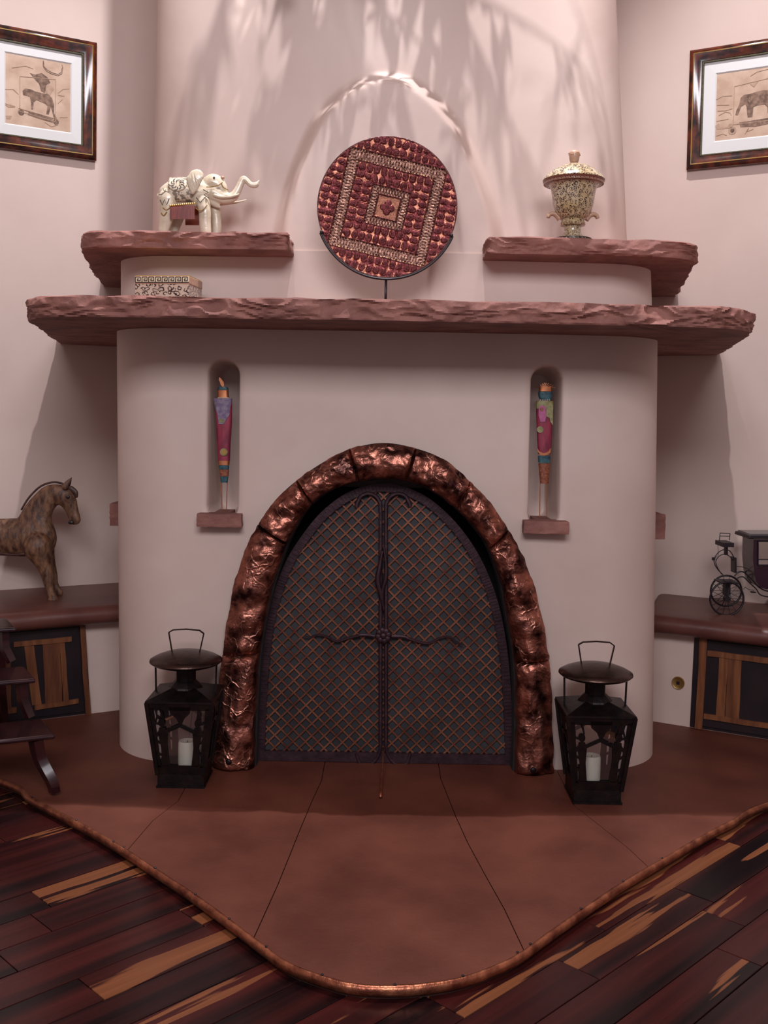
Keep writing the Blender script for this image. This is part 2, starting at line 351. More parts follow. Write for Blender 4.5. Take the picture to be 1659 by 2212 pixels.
# ------------------------------------------------------------------ hearth
he = thing('hearth', 'smooth red stone hearth slab with a curved point edged in copper on the wooden floor', 'hearth', (0, -.5, 0))
joints = [[(385, 1730), (330, 1773), (270, 1832)], [(695, 1685), (672, 1735), (645, 1800), (600, 1912), (555, 2026)],
          [(952, 1682), (985, 1765), (1010, 1820), (1045, 1885), (1090, 1965), (1130, 2052)], [(1240, 1740), (1300, 1787), (1360, 1835), (1402, 1869)]]
JW = []
for j in joints:
    P = [onz(a, b, 0) for a, b in j]; P[-1] = min(OUT, key=lambda q: (q-P[-1]).length).copy()
    d = (P[0]-P[1]).normalized()
    bk = Vector((P[0].x*1.0, .25, 0)); P = [Vector((bk.x, 1.0, 0)), bk]+P; JW.append(P)
idx = [min(range(len(OUT)), key=lambda k: (OUT[k]-J[-1]).length) for J in JW]
ends = [0]+idx+[len(OUT)-1]
gb = MB(); gb.prism([p+Vector((0, 0, -.012)) for p in OUT]+[Vector((1.5, 1.35, -.012)), Vector((0, 1.9, -.012)), Vector((-1.5, 1.35, -.012))], (0, 0, -.022))
obj('mortar_bed', gb, 'grout', he)
for k in range(5):
    seg = OUT[ends[k]:ends[k+1]+1]
    Lj = JW[k-1] if k > 0 else [Vector((-2.05, .3, 0)), Vector((-1.75, .86, 0)), Vector((-.95, 1.3, 0))][::-1]
    Rj = JW[k] if k < 4 else [Vector((.95, 1.3, 0)), Vector((1.7, .86, 0)), Vector((1.95, .3, 0))]
    g = .0013
    if k > 0: Lj = [p+Vector((g, 0, 0)) for p in Lj]; seg = [seg[0]+Vector((g, 0, 0))]+seg[1:]
    if k < 4: Rj = [p-Vector((g, 0, 0)) for p in Rj]; seg = seg[:-1]+[seg[-1]-Vector((g, 0, 0))]
    poly = Lj[:-1]+seg+Rj[:-1][::-1]
    b = MB(); b.prism([p+Vector((0, 0, -.011)) for p in poly], (0, 0, .011+.0004*(k % 2)))
    obj('stone_slab', b, 'hearth', he)
tb = MB(); prof = []
tp = [p+Vector((0, 0, -.010)) for p in OUT]
tb.tube(tp, .014, 10, yaxis=None)
# rounded copper strip following the outline
tb = MB(); n = 10; vs = []; fs = []
for i, p in enumerate(tp):
    t = (tp[min(i+1, len(tp)-1)]-tp[max(i-1, 0)]).normalized(); nn = Vector((t.y, -t.x, 0))
    for j in range(n):
        a = 2*PI*j/n; wob = 1+.06*noise.noise(p*35)
        vs.append(p+nn*(math.cos(a)*.0095*wob+.004)+Vector((0, 0, math.sin(a)*.013*wob)))
for i in range(len(tp)-1):
    for j in range(n): fs.append((i*n+j, i*n+(j+1) % n, (i+1)*n+(j+1) % n, (i+1)*n+j))
tb.add(vs, fs); M['trimcopper'] = mat('trim_copper', (.20, .06, .035), (.50, .19, .10), 22, rough=.36, metal=.85, bump=.3, bscale=60)
trim = obj('edge_trim', tb, 'trimcopper', he, smooth=True)
for a, b_ in [(70, 1722), (165, 1771), (245, 1817), (268, 1829), (335, 1874), (422, 1931), (495, 1984), (575, 2044), (696, 2105), (853, 2126), (1000, 2107), (1118, 2056), (1146, 2038), (1255, 1962), (1346, 1903), (1430, 1853)]:
    q = onz(a, b_, 0.004); nb = MB(); nb.sph(q, .0038, 8, (1, 1, .5)); obj('nail', nb, 'black', trim)
# ------------------------------------------------------------------ fireplace mass
fp = thing('fireplace', 'rounded pink plaster fireplace with stepped red stone mantel shelves', 'fireplace', (0, 0, 0))
def edge_line(p0, p1, y):
    a, b = at(*p0, y), at(*p1, y)
    return lambda z: a.x+(b.x-a.x)*(z-a.z)/(b.z-a.z)
def surface(name, xl, xr, z0, z1, yf, rc, depth, dz=.006, dx=.006, yb=1.3, bow=.03, cap=False, matn='plaster', wob=.004, rcz=None, dxf=None):
    nz_ = max(2, int((z1-z0)/dz)); vs = []; fs = []; ncol = None
    for i in range(nz_+1):
        z = z0+(z1-z0)*i/nz_; a, b = xl(z), xr(z); row = []
        ysd = [yb+(yf+rc-yb)*k/14 for k in range(14)]
        for y in ysd: row.append((a, y))
        for k in range(0, 20):
            t = PI/2*k/20; row.append((a+rc-rc*math.cos(t), yf+rc-rc*math.sin(t)))
        nx = 340 if dx < .01 else 90
        for k in range(nx+1): row.append((a+rc+(b-a-2*rc)*k/nx, yf))
        for k in range(19, -1, -1):
            t = PI/2*k/20; row.append((b-rc+rc*math.cos(t), yf+rc-rc*math.sin(t)))
        for y in ysd[::-1]: row.append((b, y))
        if ncol is None: ncol = len(row)
        xm = (a+b)/2; hw = (b-a)/2
        for x, y in row:
            yy = y+bow*min(1, abs((x-xm)/hw))**2+depth(x, z)+wob*noise.noise(Vector((x*1.7, z*1.7, 3.1)))
            vs.append((x, yy, z))
    for i in range(nz_):
        for j in range(ncol-1): fs.append((i*ncol+j, i*ncol+j+1, (i+1)*ncol+j+1, (i+1)*ncol+j))
    if cap: fs.append(tuple(range(nz_*ncol, nz_*ncol+ncol)))
    b = MB(); b.v = [Vector(v) for v in vs]; b.f = fs
    me = bpy.data.meshes.new(name); me.from_pydata(vs, [], fs); me.materials.append(M[matn])
    me.polygons.foreach_set('use_smooth', [True]*len(me.polygons)); me.set_sharp_from_angle(angle=math.radians(70))
    o = bpy.data.objects.new(name, me); return link(o, fp)
def sd_rbox(x, z, cx, cz, hx, hz, r):
    qx = abs(x-cx)-hx+r; qz = abs(z-cz)-hz+r
    return math.hypot(max(qx, 0), max(qz, 0))+min(max(qx, qz), 0)-r
# niches
def niche(pl, pr_, pt, pb):
    A = at(pl, pb, 0); B = at(pr_, pt, 0); C = at((pl+pr_)/2, pb, 0)
    return dict(x0=at(pl, (pt+pb)/2, 0).x, x1=at(pr_, (pt+pb)/2, 0).x, z0=C.z, z1=at((pl+pr_)/2, pt, 0).z)
NIL = niche(452, 510, 783, 1108); NIR = niche(1150, 1208, 796, 1124)
def ndepth(x, z, n_):
    cx = (n_['x0']+n_['x1'])/2; hx = (n_['x1']-n_['x0'])/2; z0 = n_['z0']-.02; cz = (z0+n_['z1'])/2; hz = (n_['z1']-z0)/2
    if abs(x-cx) > hx+.03 or abs(z-cz) > hz+.03: return 0
    s = sd_rbox(x, z, cx, cz, hx, hz, .045)
    return .21*sstep((.010-s)/.022)+.006*sstep((.03-s)/.03)
arch_pairs = [((468, 1678), (545, 1672)), ((472, 1560), (548, 1560)), ((487, 1415), (558, 1410)), ((508, 1280), (580, 1290)), ((535, 1195), (600, 1222)),
              ((562, 1137), (618, 1172)), ((600, 1083), (645, 1122)), ((643, 1042), (674, 1086)), ((700, 1003), (722, 1053)), ((757, 976), (775, 1037)),
              ((826, 963), (828, 1031)), ((896, 974), (878, 1036)), ((960, 1000), (935, 1058)), ((1013, 1045), (988, 1098)), ((1058, 1092), (1026, 1138)),
              ((1095, 1148), (1058, 1184)), ((1132, 1220), (1084, 1255)), ((1158, 1305), (1100, 1338)), ((1180, 1425), (1115, 1430)), ((1187, 1560), (1118, 1560)), ((1188, 1703), (1114, 1697))]
YA = -.03
apair = []
for o_, i_ in arch_pairs:
    a = at(*o_, YA); b = at(*i_, YA); ex = .085
    apair.append((a.x+(a.x-b.x)*ex, max(0, a.z+(a.z-b.z)*ex), b.x-(a.x-b.x)*ex, max(0, b.z-(a.z-b.z)*ex)))
mid = [((a+c)/2, (b+d)/2) for a, b, c, d in spline(apair, 81)]
def open_sd(x, z):
    # inside the arch centre line?
    if x < mid[0][0]-.05 or x > mid[-1][0]+.05: return 1
    # polar about arch foot centre
    cx = (mid[0][0]+mid[-1][0])/2
    ins = False; n_ = len(mid); px_, pz_ = mid[-1][0], -1
    poly = mid
    j = n_-1
    zz = max(z, .03)
    for i in range(n_):
        xi, zi = poly[i]; xj, zj = poly[j]
        if ((zi > zz) != (zj > zz)) and (x < (xj-xi)*(zz-zi)/(zj-zi+1e-12)+xi): ins = not ins
        j = i
    return -1 if ins else 1
def body_depth(x, z):
    d = ndepth(x, z, NIL)+ndepth(x, z, NIR)
    if open_sd(x, z) < 0: d += .34
    return d
surface('plaster_body', edge_line((256, 720), (262, 1600), .28), edge_line((1417, 735), (1406, 1640), .28), -.004, 1.60, 0.0, .26, body_depth, dz=.0065)
surface('upper_tier', edge_line((265, 570), (265, 630), .35), edge_line((1402, 590), (1404, 655), .35), 1.60, 1.86, .10, .22, lambda x, z: 0, cap=True, dz=.02, dx=.02)
# chimney with the arched panel
arp = [(585, 560), (590, 500), (603, 440), (628, 355), (665, 268), (712, 205), (768, 165), (830, 150), (893, 163), (950, 205), (1003, 272), (1048, 368), (1078, 455), (1090, 520), (1094, 570)]
apn = [at(a, b, .12) for a, b in arp]; apn = [(p.x, p.z) for p in apn]; apn = [(a, b) for a, b in spline(apn, 61)]
def panel_sd(x, z):
    best = 9; n_ = len(apn)
    for i in range(n_-1):
        ax, az = apn[i]; bx, bz = apn[i+1]; dx_, dz_ = bx-ax, bz-az
        t = max(0, min(1, ((x-ax)*dx_+(z-az)*dz_)/(dx_*dx_+dz_*dz_))); d = math.hypot(x-ax-t*dx_, z-az-t*dz_)
        if d < best: best = d
    ins = False; j = n_-1; zz = max(z, min(apn[0][1], apn[-1][1])+.01)
    for i in range(n_):
        xi, zi = apn[i]; xj, zj = apn[j]
        if ((zi > zz) != (zj > zz)) and (x < (xj-xi)*(zz-zi)/(zj-zi+1e-12)+xi): ins = not ins
        j = i
    return -best if ins else best
ptop = max(b for a, b in apn)+.15
def ch_depth(x, z):
    if z > ptop or abs(x) > .62: return 0
    s = panel_sd(x, z)
    return -.078*sstep((.015-s)/.07)
surface('chimney_breast', edge_line((345, 0), (333, 500), .42), edge_line((1327, 0), (1350, 515), .42), 1.855, 4.99, .185, .20, ch_depth, dz=.011, bow=.03)
# ---- rough stone slabs
def slab(name, pts, z0, z1, rough_amp=.012, parent=None, n_edge=13, matn='stone', res=.006, round_=0, smooth_=False, seedz=0.):
    """pts: plan outline (x, y, rough 0/1) clockwise or not; side faces displaced like split rock"""
    P = []; m = len(pts)
    for i in range(m):
        a = pts[i]; b = pts[(i+1) % m]; L_ = math.hypot(b[0]-a[0], b[1]-a[1]); k = max(1, int(L_/res)) if (a[2] and b[2]) else max(1, int(L_/.08))
        for j in range(k): t = j/k; P.append((a[0]+(b[0]-a[0])*t, a[1]+(b[1]-a[1])*t, a[2]+(b[2]-a[2])*t))
    n_ = len(P); vs = []; fs = []
    cx = sum(p[0] for p in P)/n_; cy = sum(p[1] for p in P)/n_
    ar = sum(P[i][0]*P[(i+1) % n_][1]-P[(i+1) % n_][0]*P[i][1] for i in range(n_)); sg = 1 if ar > 0 else -1
    for k in range(n_edge+1):
        z = z0+(z1-z0)*k/n_edge
        for i, (x, y, r) in enumerate(P):
            a = P[i-3]; b = P[(i+3) % n_]; t = Vector((b[0]-a[0], b[1]-a[1], 0)).normalized(); nn = Vector((t.y, -t.x, 0))*sg
            v = Vector((x*1.0, y, z+seedz))
            q1 = noise.noise(Vector((x*7, y*7, z*20+seedz))); q2 = noise.noise(Vector((x*13, y*13, z*42+5+seedz+2*q1))); q3 = noise.noise(Vector((x*55, y*55, z*90)))
            d = r*rough_amp*(1.1*q1+.55*(1-2.4*abs(q2))+.16*q3-.2)
            if k in (0, n_edge): d = d*.6-r*rough_amp*.25
            if round_:
                e = abs(2*k/n_edge-1); d -= r*round_*(1-math.sqrt(max(0, 1-e*e)))
            zo = z+(r*.005*noise.noise(Vector((x*12, y*12, seedz+9))) if k == n_edge and not round_ else 0)
            vs.append((x+nn.x*d, y+nn.y*d, zo))
    for k in range(n_edge):
        for i in range(n_): j = (i+1) % n_; fs.append((k*n_+i, k*n_+j, (k+1)*n_+j, (k+1)*n_+i))
    fs += [tuple(range(n_))[::-1], tuple(n_edge*n_+i for i in range(n_))]
    b = MB(); b.add(vs, fs)
    return obj(name, b, matn, parent, angle=(60 if smooth_ else 32))
def corner(pts, rads, seg=8):
    out = []; m = len(pts)
    for i in range(m):
        p = Vector(pts[i][:2]); r = rads[i]; fl_ = pts[i][2]
        if r <= 0: out.append((p.x, p.y, fl_)); continue
        a = (Vector(pts[i-1][:2])-p).normalized(); b = (Vector(pts[(i+1) % m][:2])-p).normalized()
        for k in range(seg+1):
            t = k/seg; q = (p+a*r)*(1-t)**2+p*2*t*(1-t)+(p+b*r)*t*t; out.append((q.x, q.y, fl_))
    return out
ZM0, ZM1 = 1.565, 1.632
# mantel: silhouettes left 52..., right 1628
def wally(x, off=0.0): return 1.80-abs(x)*math.tan(TH)-off/math.cos(TH)
mp_ = [(-1.165, -.36, 1), (0, -.42, 1), (1.19, -.36, 1), (1.49, wally(1.49), 1), (0, 1.7, 0), (-1.47, wally(1.47), 1)]
slab('mantel_slab', corner(mp_, [.22, 0, .22, 0, 0, 0], 10), ZM0, ZM1, .016, fp, seedz=.3)
ZS0, ZS1 = 1.835, 1.893
slab('shelf_slab', corner([(-1.08, -.05, 1), (-.345, -.075, 1), (-.345, .16, 1), (-.345, .5, 0), (-.5, 1.4, 0), (-1.30, wally(1.30), 1)], [.15, .02, 0, 0, 0, 0], 10), ZS0, ZS1, .012, fp, seedz=2.1)
slab('shelf_slab', corner([(.345, -.075, 1), (1.085, -.05, 1), (1.32, wally(1.32), 1), (.5, 1.4, 0), (.345, .5, 0), (.345, .16, 1)], [.02, .15, 0, 0, 0, 0], 10), ZS0, ZS1, .012, fp, seedz=4.2)
# niche sills and side sills
def sill(px0, px1, py0, py1, y):
    a = at(px0, py1, y); b = at(px1, py0, y); z0, z1 = a.z, b.z
    return slab('niche_sill', [(a.x, y, 1), (b.x, y, 1), (b.x-.004, .03, 1), (b.x-.05, .03, 0), (b.x-.05, .15, 0), (a.x+.05, .15, 0), (a.x+.05, .03, 0), (a.x+.004, .03, 1)], z0, z1, .004, fp, seedz=px0)
SL = sill(424, 521, 1112, 1138, -.05); SR = sill(1131, 1229, 1127, 1153, -.05)
for s_, p0, p1, q0, q1 in ((-1, 240, 262, 1088, 1134), (1, 1405, 1434, 1111, 1163)):
    a = at(p0, q1, .55); b = at(p1, q0, .55)
    x0, x1 = sorted((a.x, b.x)); x0 -= .05*(s_ > 0); x1 += .05*(s_ < 0)
    slab('niche_sill', [(x0, .52, 1), (x1, .52, 1), (x1, .70, 1), (x0, .70, 1)], a.z, b.z, .004, fp, seedz=p0)
# ---- hammered copper arch: blocks
core = MB()
sp = spline(apair, 121)
vs = []; fs = []
for (ax, az, bx, bz) in sp:
    vs += [(ax, .03, az), (ax, -.012, az), (bx, -.012, bz), (bx*.995, .10, bz)]
for i in range(len(sp)-1):
    for j in range(3): fs.append((i*4+j, i*4+j+1, i*4+j+5, i*4+j+4))
core.add(vs, fs); archo = obj('arch_surround', core, 'soot', fp)
seams = [0, 2, 5, 7, 9, 11, 13, 15, 18, 20]
NS = 20
for k in range(9):
    t0, t1 = seams[k]/20, seams[k+1]/20
    rows = max(12, int((seams[k+1]-seams[k])*14)); vs = []; fs = []; mcol = 22
    fine = spline(apair, 20*60+1)
    lift = random.uniform(-.004, .008)
    for i in range(rows+1):
        tt = t0+(t1-t0)*i/rows; g = .0012 if 0 < i < rows else .0
        q = fine[int(round(tt*1200))]
        a = Vector((q[0], 0, q[1])); b = Vector((q[2], 0, q[3]))
        u = i/rows; endp = min(u, 1-u)*rows; er = min(1, endp/1.1)
        for j in range(mcol+1):
            v_ = j/mcol
            # profile: wall edge -> bulge -> inner reveal going back
            if v_ < .80:
                w_ = v_/.80; pos = a+(b-a)*(w_*.96); hgt = .012+.055*math.sin(PI*min(1, .12+w_*.80))**.6+.012*w_
            else:
                w_ = (v_-.80)/.20; pos = a+(b-a)*(.96+.04*w_); hgt = (.012+.055*math.sin(PI*.92)**.6+.012)*(1-w_)-.10*w_
            P3 = Vector((pos.x, 0, pos.z))
            n1 = noise.noise(P3*16+Vector((k*3, 0, 0))); n2 = noise.noise(P3*38+Vector((0, k, 0))); n3 = noise.noise(P3*85)
            hgt += (.012*n1+.005*(1-2*abs(n2))+.003*n3)*min(1, 6*min(v_, 1-v_)+.15)+lift
            hgt *= (.70+.30*er) if hgt > 0 else 1
            dirv = (a-b).normalized()
            pos = pos+dirv*(.004*n2+.003*n1)
            vs.append((pos.x, -hgt, pos.z))
    for i in range(rows):
        for j in range(mcol): fs.append((i*(mcol+1)+j, i*(mcol+1)+j+1, (i+1)*(mcol+1)+j+1, (i+1)*(mcol+1)+j))
    base = len(vs)
    for i in (0, rows):   # end caps down to the wall
        ring = [i*(mcol+1)+j for j in range(mcol+1)]; fs.append(tuple(ring))
    b = MB(); b.add(vs, fs); blk = obj('copper_block', b, 'hammered', archo, smooth=True, angle=60)
for (a, b_) in ((494, 1646), (1152, 1664)):
    q = at(a, b_, -.088); nb = MB(); nb.sph(q, .011, 12, (1, .5, 1)); obj('bolt_head', nb, 'iron', archo, smooth=True)
# ------------------------------------------------------------------ fire screen
YS = .055
scr = thing('fire_screen', 'arched iron fire screen with copper lattice standing in the firebox', 'fire screen', (0, YS, .0))
so = [(553, 1656), (557, 1560), (563, 1450), (575, 1350), (592, 1280), (618, 1212), (650, 1160), (690, 1110), (735, 1073), (780, 1052), (828, 1044), (876, 1052), (925, 1075), (975, 1118), (1018, 1172), (1052, 1235), (1078, 1310), (1095, 1400), (1104, 1500), (1108, 1590), (1110, 1681)]
so = [at(a, b, YS) for a, b in so]; sop = [Vector((x, YS, z)) for x, z in spline([(p.x, p.z) for p in so], 121)]
zb0 = .002
sop[0].z = zb0; sop[-1].z = zb0
cxs = (sop[0].x+sop[-1].x)/2
def inset(P, d):
    out = []
    for i, p in enumerate(P):
        t = (P[min(i+1, len(P)-1)]-P[max(i-1, 0)]).normalized(); nn = Vector((t.z, 0, -t.x)); out.append(p+nn*d)
    return out
FW = .030
inn = inset(sop, FW)
b = MB(); vs = []; fs = []
for p, q in zip(sop, inn): vs += [p+Vector((0, -.008, 0)), q+Vector((0, -.008, 0)), q+Vector((0, .006, 0)), p+Vector((0, .006, 0))]
for i in range(len(sop)-1):
    for j in range(4): fs.append((i*4+j, i*4+(j+1) % 4, (i+1)*4+(j+1) % 4, (i+1)*4+j))
b.add(vs, fs); b.box((cxs, YS-.001, zb0+.018), (sop[-1].x-sop[0].x, .016, .036))
frm = obj('screen_frame', b, 'screen_iron', scr)
# forged notches along the frame: small raised pads
pad = 0
acc = 0
for i in range(2, len(sop)-3):
    seg = (sop[i+1]-sop[i]).length; k = max(1, round(seg/.014))
    for j in range(k):
        t = (j+.5)/k; p = sop[i].lerp(sop[i+1], t); q = inn[i].lerp(inn[i+1], t)
        if p.z < .05: continue
        nb = MB(); d = (q-p); tv = (sop[i+1]-sop[i]).normalized()
        nb.bar(p+d*.06+Vector((0, -.0095, 0)), p+d*.94+Vector((0, -.0095, 0)), .0088, .004)
        obj('forged_notch', nb, 'screen_iron', frm); pad += 1
# spark mesh sheet
b = MB(); b.prism([p+Vector((0, .010, 0)) for p in inset(sop, .01)], (0, .002, 0)); obj('spark_mesh', b, 'mesh', scr)
# lattice strips
poly = [(p.x, p.z) for p in inset(sop, FW-.003)]; poly[0] = (poly[0][0], .036); poly[-1] = (poly[-1][0], .036)
def clip(px_, pz_, dx_, dz_):
    ts = []
    for i in range(len(poly)):
        ax, az = poly[i]; bx, bz = poly[(i+1) % len(poly)]; ex, ez = bx-ax, bz-az; den = dx_*ez-dz_*ex
        if abs(den) < 1e-9: continue
        t = ((ax-px_)*ez-(az-pz_)*ex)/den; u = ((ax-px_)*dz_-(az-pz_)*dx_)/den
        if 0 <= u < 1: ts.append(t)
    ts.sort(); return ts
SPC = 27*mpp(YS)/math.sqrt(2); r2 = math.sqrt(.5)
lr = random.Random(3)
for sgn, yo in ((1, -.001), (-1, .0025)):
    for k in range(-34, 34):
        ox = cxs+k*SPC*math.sqrt(2); ts = clip(ox, .5, r2*sgn, r2)
        for a in range(0, len(ts)-1, 2):
            if ts[a+1]-ts[a] < .02: continue
            A = Vector((ox+r2*sgn*ts[a], YS+yo, .5+r2*ts[a])); B = Vector((ox+r2*sgn*ts[a+1], YS+yo, .5+r2*ts[a+1]))
            nb = MB(); nseg = max(2, int((B-A).length/SPC)); off = lr.uniform(-.0006, .0006)
            nb.bar(A, B, .0062, .0022); obj('lattice_strip', nb, 'strip', scr)
# door bars with scrolls
YB = YS-.012
def P(px_, py_, y=YB): return at(px_, py_, y)
for s_ in (-1, 1):
    x0 = 828+s_*6
    b = MB(); pts = [(x0, 1608), (x0, 1400), (x0, 1200), (x0, 1100), (x0+s_*3, 1082), (x0+s_*13, 1070), (x0+s_*28, 1066), (x0+s_*42, 1072), (x0+s_*50, 1086), (x0+s_*52, 1094)]
    pp = [P(*p) for p in spline(pts, 60)]; b.tube(pp, .0072, 6, ry=.005, yaxis=(0, 1, 0)); obj('door_bar', b, 'screen_iron', scr, smooth=True, angle=50)
    b = MB(); pts = [(x0-s_*1, 1606), (x0+s_*3, 1628), (x0+s_*14, 1646), (x0+s_*30, 1656), (x0+s_*44, 1650), (x0+s_*50, 1636), (x0+s_*52, 1628)]
    pp = [P(*p) for p in spline(pts, 40)]; b.tube(pp, .006, 6, ry=.004, yaxis=(0, 1, 0)); obj('scroll', b, 'screen_iron', scr, smooth=True, angle=50)
    b = MB(); v0 = 850 if s_ > 0 else 806
    pts = [(828+s_*18, 1375), (828+s_*45, 1372+4*(s_ > 0)), (828+s_*75, 1378+8*(s_ > 0)), (828+s_*100, 1385+4*(s_ > 0)), (828+s_*120, 1376+3*(s_ > 0)), (828+s_*140, 1371+4*(s_ > 0)), (828+s_*158, 1376+10*(s_ > 0)), (828+s_*172, 1374+20*(s_ > 0))]
    L_ = spline(pts, 60); pp = [P(*p) for p in L_]; b.tube(pp, [.0065*(1-.65*i/59) for i in range(60)], 6, ry=.004, yaxis=(0, 1, 0)); obj('vine_bar', b, 'screen_iron', scr, smooth=True, angle=50)
b = MB(); c = P(828, 1373, YB-.006)
for k in range(8):
    a = k*PI/4+.2; b.sph(c+Vector((math.cos(a)*.018, -.002, math.sin(a)*.018)), .0125, 8, (1, .45, 1))
b.sph(c+Vector((0, -.006, 0)), .012, 10, (1, .6, 1)); obj('rosette', b, 'screen_iron', scr, smooth=True)
b = MB(); pts = [(826, 1190), (820, 1225), (816, 1255), (823, 1285), (827, 1310)]; pp = [P(*p, YB-.008) for p in spline(pts, 30)]
b.tube(pp, [.004+.006*math.sin(PI*i/29) for i in range(30)], 6); pts = [(829, 1180), (834, 1220), (833, 1250), (826, 1280), (829, 1320)]; pp = [P(*p, YB-.008) for p in spline(pts, 30)]
b.tube(pp, [.003+.005*math.sin(PI*i/29) for i in range(30)], 6); obj('leaf_latch', b, 'screen_iron', scr, smooth=True)
b = MB(); r0_, r1_ = P(829, 1615, YB-.012), onz(822, 1722, .006); b.tube([r0_.lerp(r1_, t_/5) for t_ in range(6)], [.0025, .003, .0035, .0035, .004, .005], 8); tool = obj('bolt_rod', b, 'trimcopper', scr, smooth=True)
# firebox lining
b = MB(); b.box((cxs, .30, .5), (1.0, .01, .98)); obj('firebox_back', b, 'soot', fp)
# ------------------------------------------------------------------ benches and cabinets
def bench(U, Nn, side):
    base_off, zt = .468, .463
    o = thing('built_in_bench', 'low plaster bench with thick rounded red stone top along the %s of the fireplace' % side, 'bench', WC+U*1.9+Vector((0, 0, 0)))
    s0 = 1.02
    A = WC+Nn*base_off
    b = MB(); b.prism([WC+U*1.16, WC+U*3.3, WC+U*3.3+Nn*base_off, WC+U*1.42+Nn*base_off], (0, 0, .41)); obj('bench_base', b, 'plaster', o)
    # bullnose stone top
    vs = []; fs = []; prof = [(0, .385), (base_off+.02, .385)]
    for k in range(13):
        t = -PI/2+PI*k/12; prof.append((base_off+.045+.045*math.cos(t), .424+.039*math.sin(t)))
    prof += [(base_off-.02, .4635), (0, .466)]
    ns = 60; st, en, sh_ = (1.47, 3.3, .14) if side == 'right' else (1.16, 3.3, .56)
    for i in range(ns+1):
        sb = st+(.01*i if i < 5 else .04+(en-st-.04)*(i-4)/(ns-4)); sh = 1.0; ins_ = (.036, .016, .007, .002, 0)[min(i, 4)] if side == 'right' else 0
        if side == 'right': sh = (.72, .90, .96, .99, 1)[min(i, 4)]
        for (q, z) in prof:
            s = sb+sh_*q*(1-i/ns); zz = .424+(z-.424)*sh; w_ = .006*noise.noise(Vector((s*5, q*5, z*9)))*(q > base_off)
            p = WC+U*s+Nn*(q-(ins_ if q > .4 else 0)+w_); vs.append((p.x, p.y, zz))
    m = len(prof)
    for i in range(ns):
        for j in range(m): fs.append((i*m+j, i*m+(j+1) % m, (i+1)*m+(j+1) % m, (i+1)*m+j))
    fs += [tuple(range(m)), tuple(ns*m+j for j in range(m))]
    b = MB(); b.add(vs, fs); obj('bench_top', b, 'stone_dark', o, angle=50)
    return A
AL = bench(UL, NL, 'left'); AR = bench(UR, NR, 'right')
def cab(A, Nn, U, edges, rails, slats, label, inner):
    """all in pixels on the bench front plane; edges=(top x, bottom x, top y, bottom y)"""
    f = lambda a, b_, off: onp(a, b_, A+Nn*off, Nn)
    tx, bx, ty, by, far = edges
    c = f(bx, by, .0); c.z = 0.002
    o = thing('cabinet', label, 'cabinet', c)
    sg = 1 if far > tx else -1
    P0, P1 = f(tx, ty, .006), f(bx, by, .006)
    P0.z = .383; P1.z = .004
    e = A+U*2.0
    Q0 = P0+U*.95; Q1 = P1+U*.95; Q0.z = .383; Q1.z = .004
    b = MB(); b.prism([P0, Q0, Q1, P1], -Nn*.10); obj('back_board', b, 'blackwood', o)
    door = MB()
    D0, D1 = P0+U*inner[0], P1+U*inner[0]
    DQ0, DQ1 = Q0-U*.03, Q1-U*.03
    for z_ in (D0, DQ0): z_.z = .372
    for z_ in (D1, DQ1): z_.z = .018
    door.prism([p+Nn*.010 for p in (D0, DQ0, DQ1, D1)], -Nn*.012); dr = obj('door', door, 'blackwood', o)
    for q in rails:
        a, b_ = f(*q[0], .026), f(*q[1], .026)
        nb = MB(); hv = (a-b_); u2 = Vector((0, 0, 1)); h = q[2]*mpp(a.y)
        n_ = 14; top = []; bot = []
        for k in range(n_+1):
            p = a.lerp(b_, k/n_); wv = .0025*noise.noise(p*14)
            top.append(p+u2*(h/2+wv)); bot.append(p-u2*(h/2-wv))
        nb.prism(top+bot[::-1], -Nn*.014); obj('rail', nb, 'orangewood', dr)
    for q in slats:
        a, b_ = f(*q[0], .022), f(*q[1], .022); h0 = q[2]*mpp(a.y); n_ = 14; l_ = []; r_ = []
        for k in range(n_+1):
            p = a.lerp(b_, k/n_); wv = .0035*noise.noise(p*9+Vector((q[2], 0, 0))); l_.append(p-U*(h0/2+wv)); r_.append(p+U*(h0/2-wv*.6))
        nb = MB(); nb.prism(l_+r_[::-1], -Nn*.011); obj('slat', nb, q[3] if len(q) > 3 else 'orangewood', dr)
    return o
M['sap_dim'] = mat('heartwood', (.09, .028, .012), (.16, .055, .022), 6, rough=.4, stretch=(8, 8, 1))
cab(AL, NL, UL, (184, 196, 1350, 1545, 0), [((30, 1393), (155, 1380), 11), ((75, 1530), (170, 1515), 10), ((12, 1537), (36, 1533), 12)],
    [((178, 1352), (191, 1545), 11, 'sap_dim'), ((62, 1392), (80, 1523), 20), ((111, 1388), (117, 1520), 36, 'sap_dim'), ((134, 1386), (143, 1516), 11), ((16, 1400), (18, 1530), 14, 'sap_dim')],
    'dark cabinet front with orange rustic slats under the left bench behind the step stool', (.03,))
cab(AR, NR, UR, (1500, 1490, 1376, 1572, 1659), [((1528, 1411), (1662, 1428), 12), ((1520, 1547), (1662, 1569), 11)],
    [((1520, 1378), (1508, 1575), 16), ((1563, 1420), (1556, 1548), 18), ((1580, 1422), (1574, 1550), 14, 'sap_dim'), ((1594, 1424), (1589, 1552), 15), ((1700, 1430), (1700, 1560), 22)],
    'dark cabinet front with orange rustic slats under the right bench near the brass disc', (.02,))
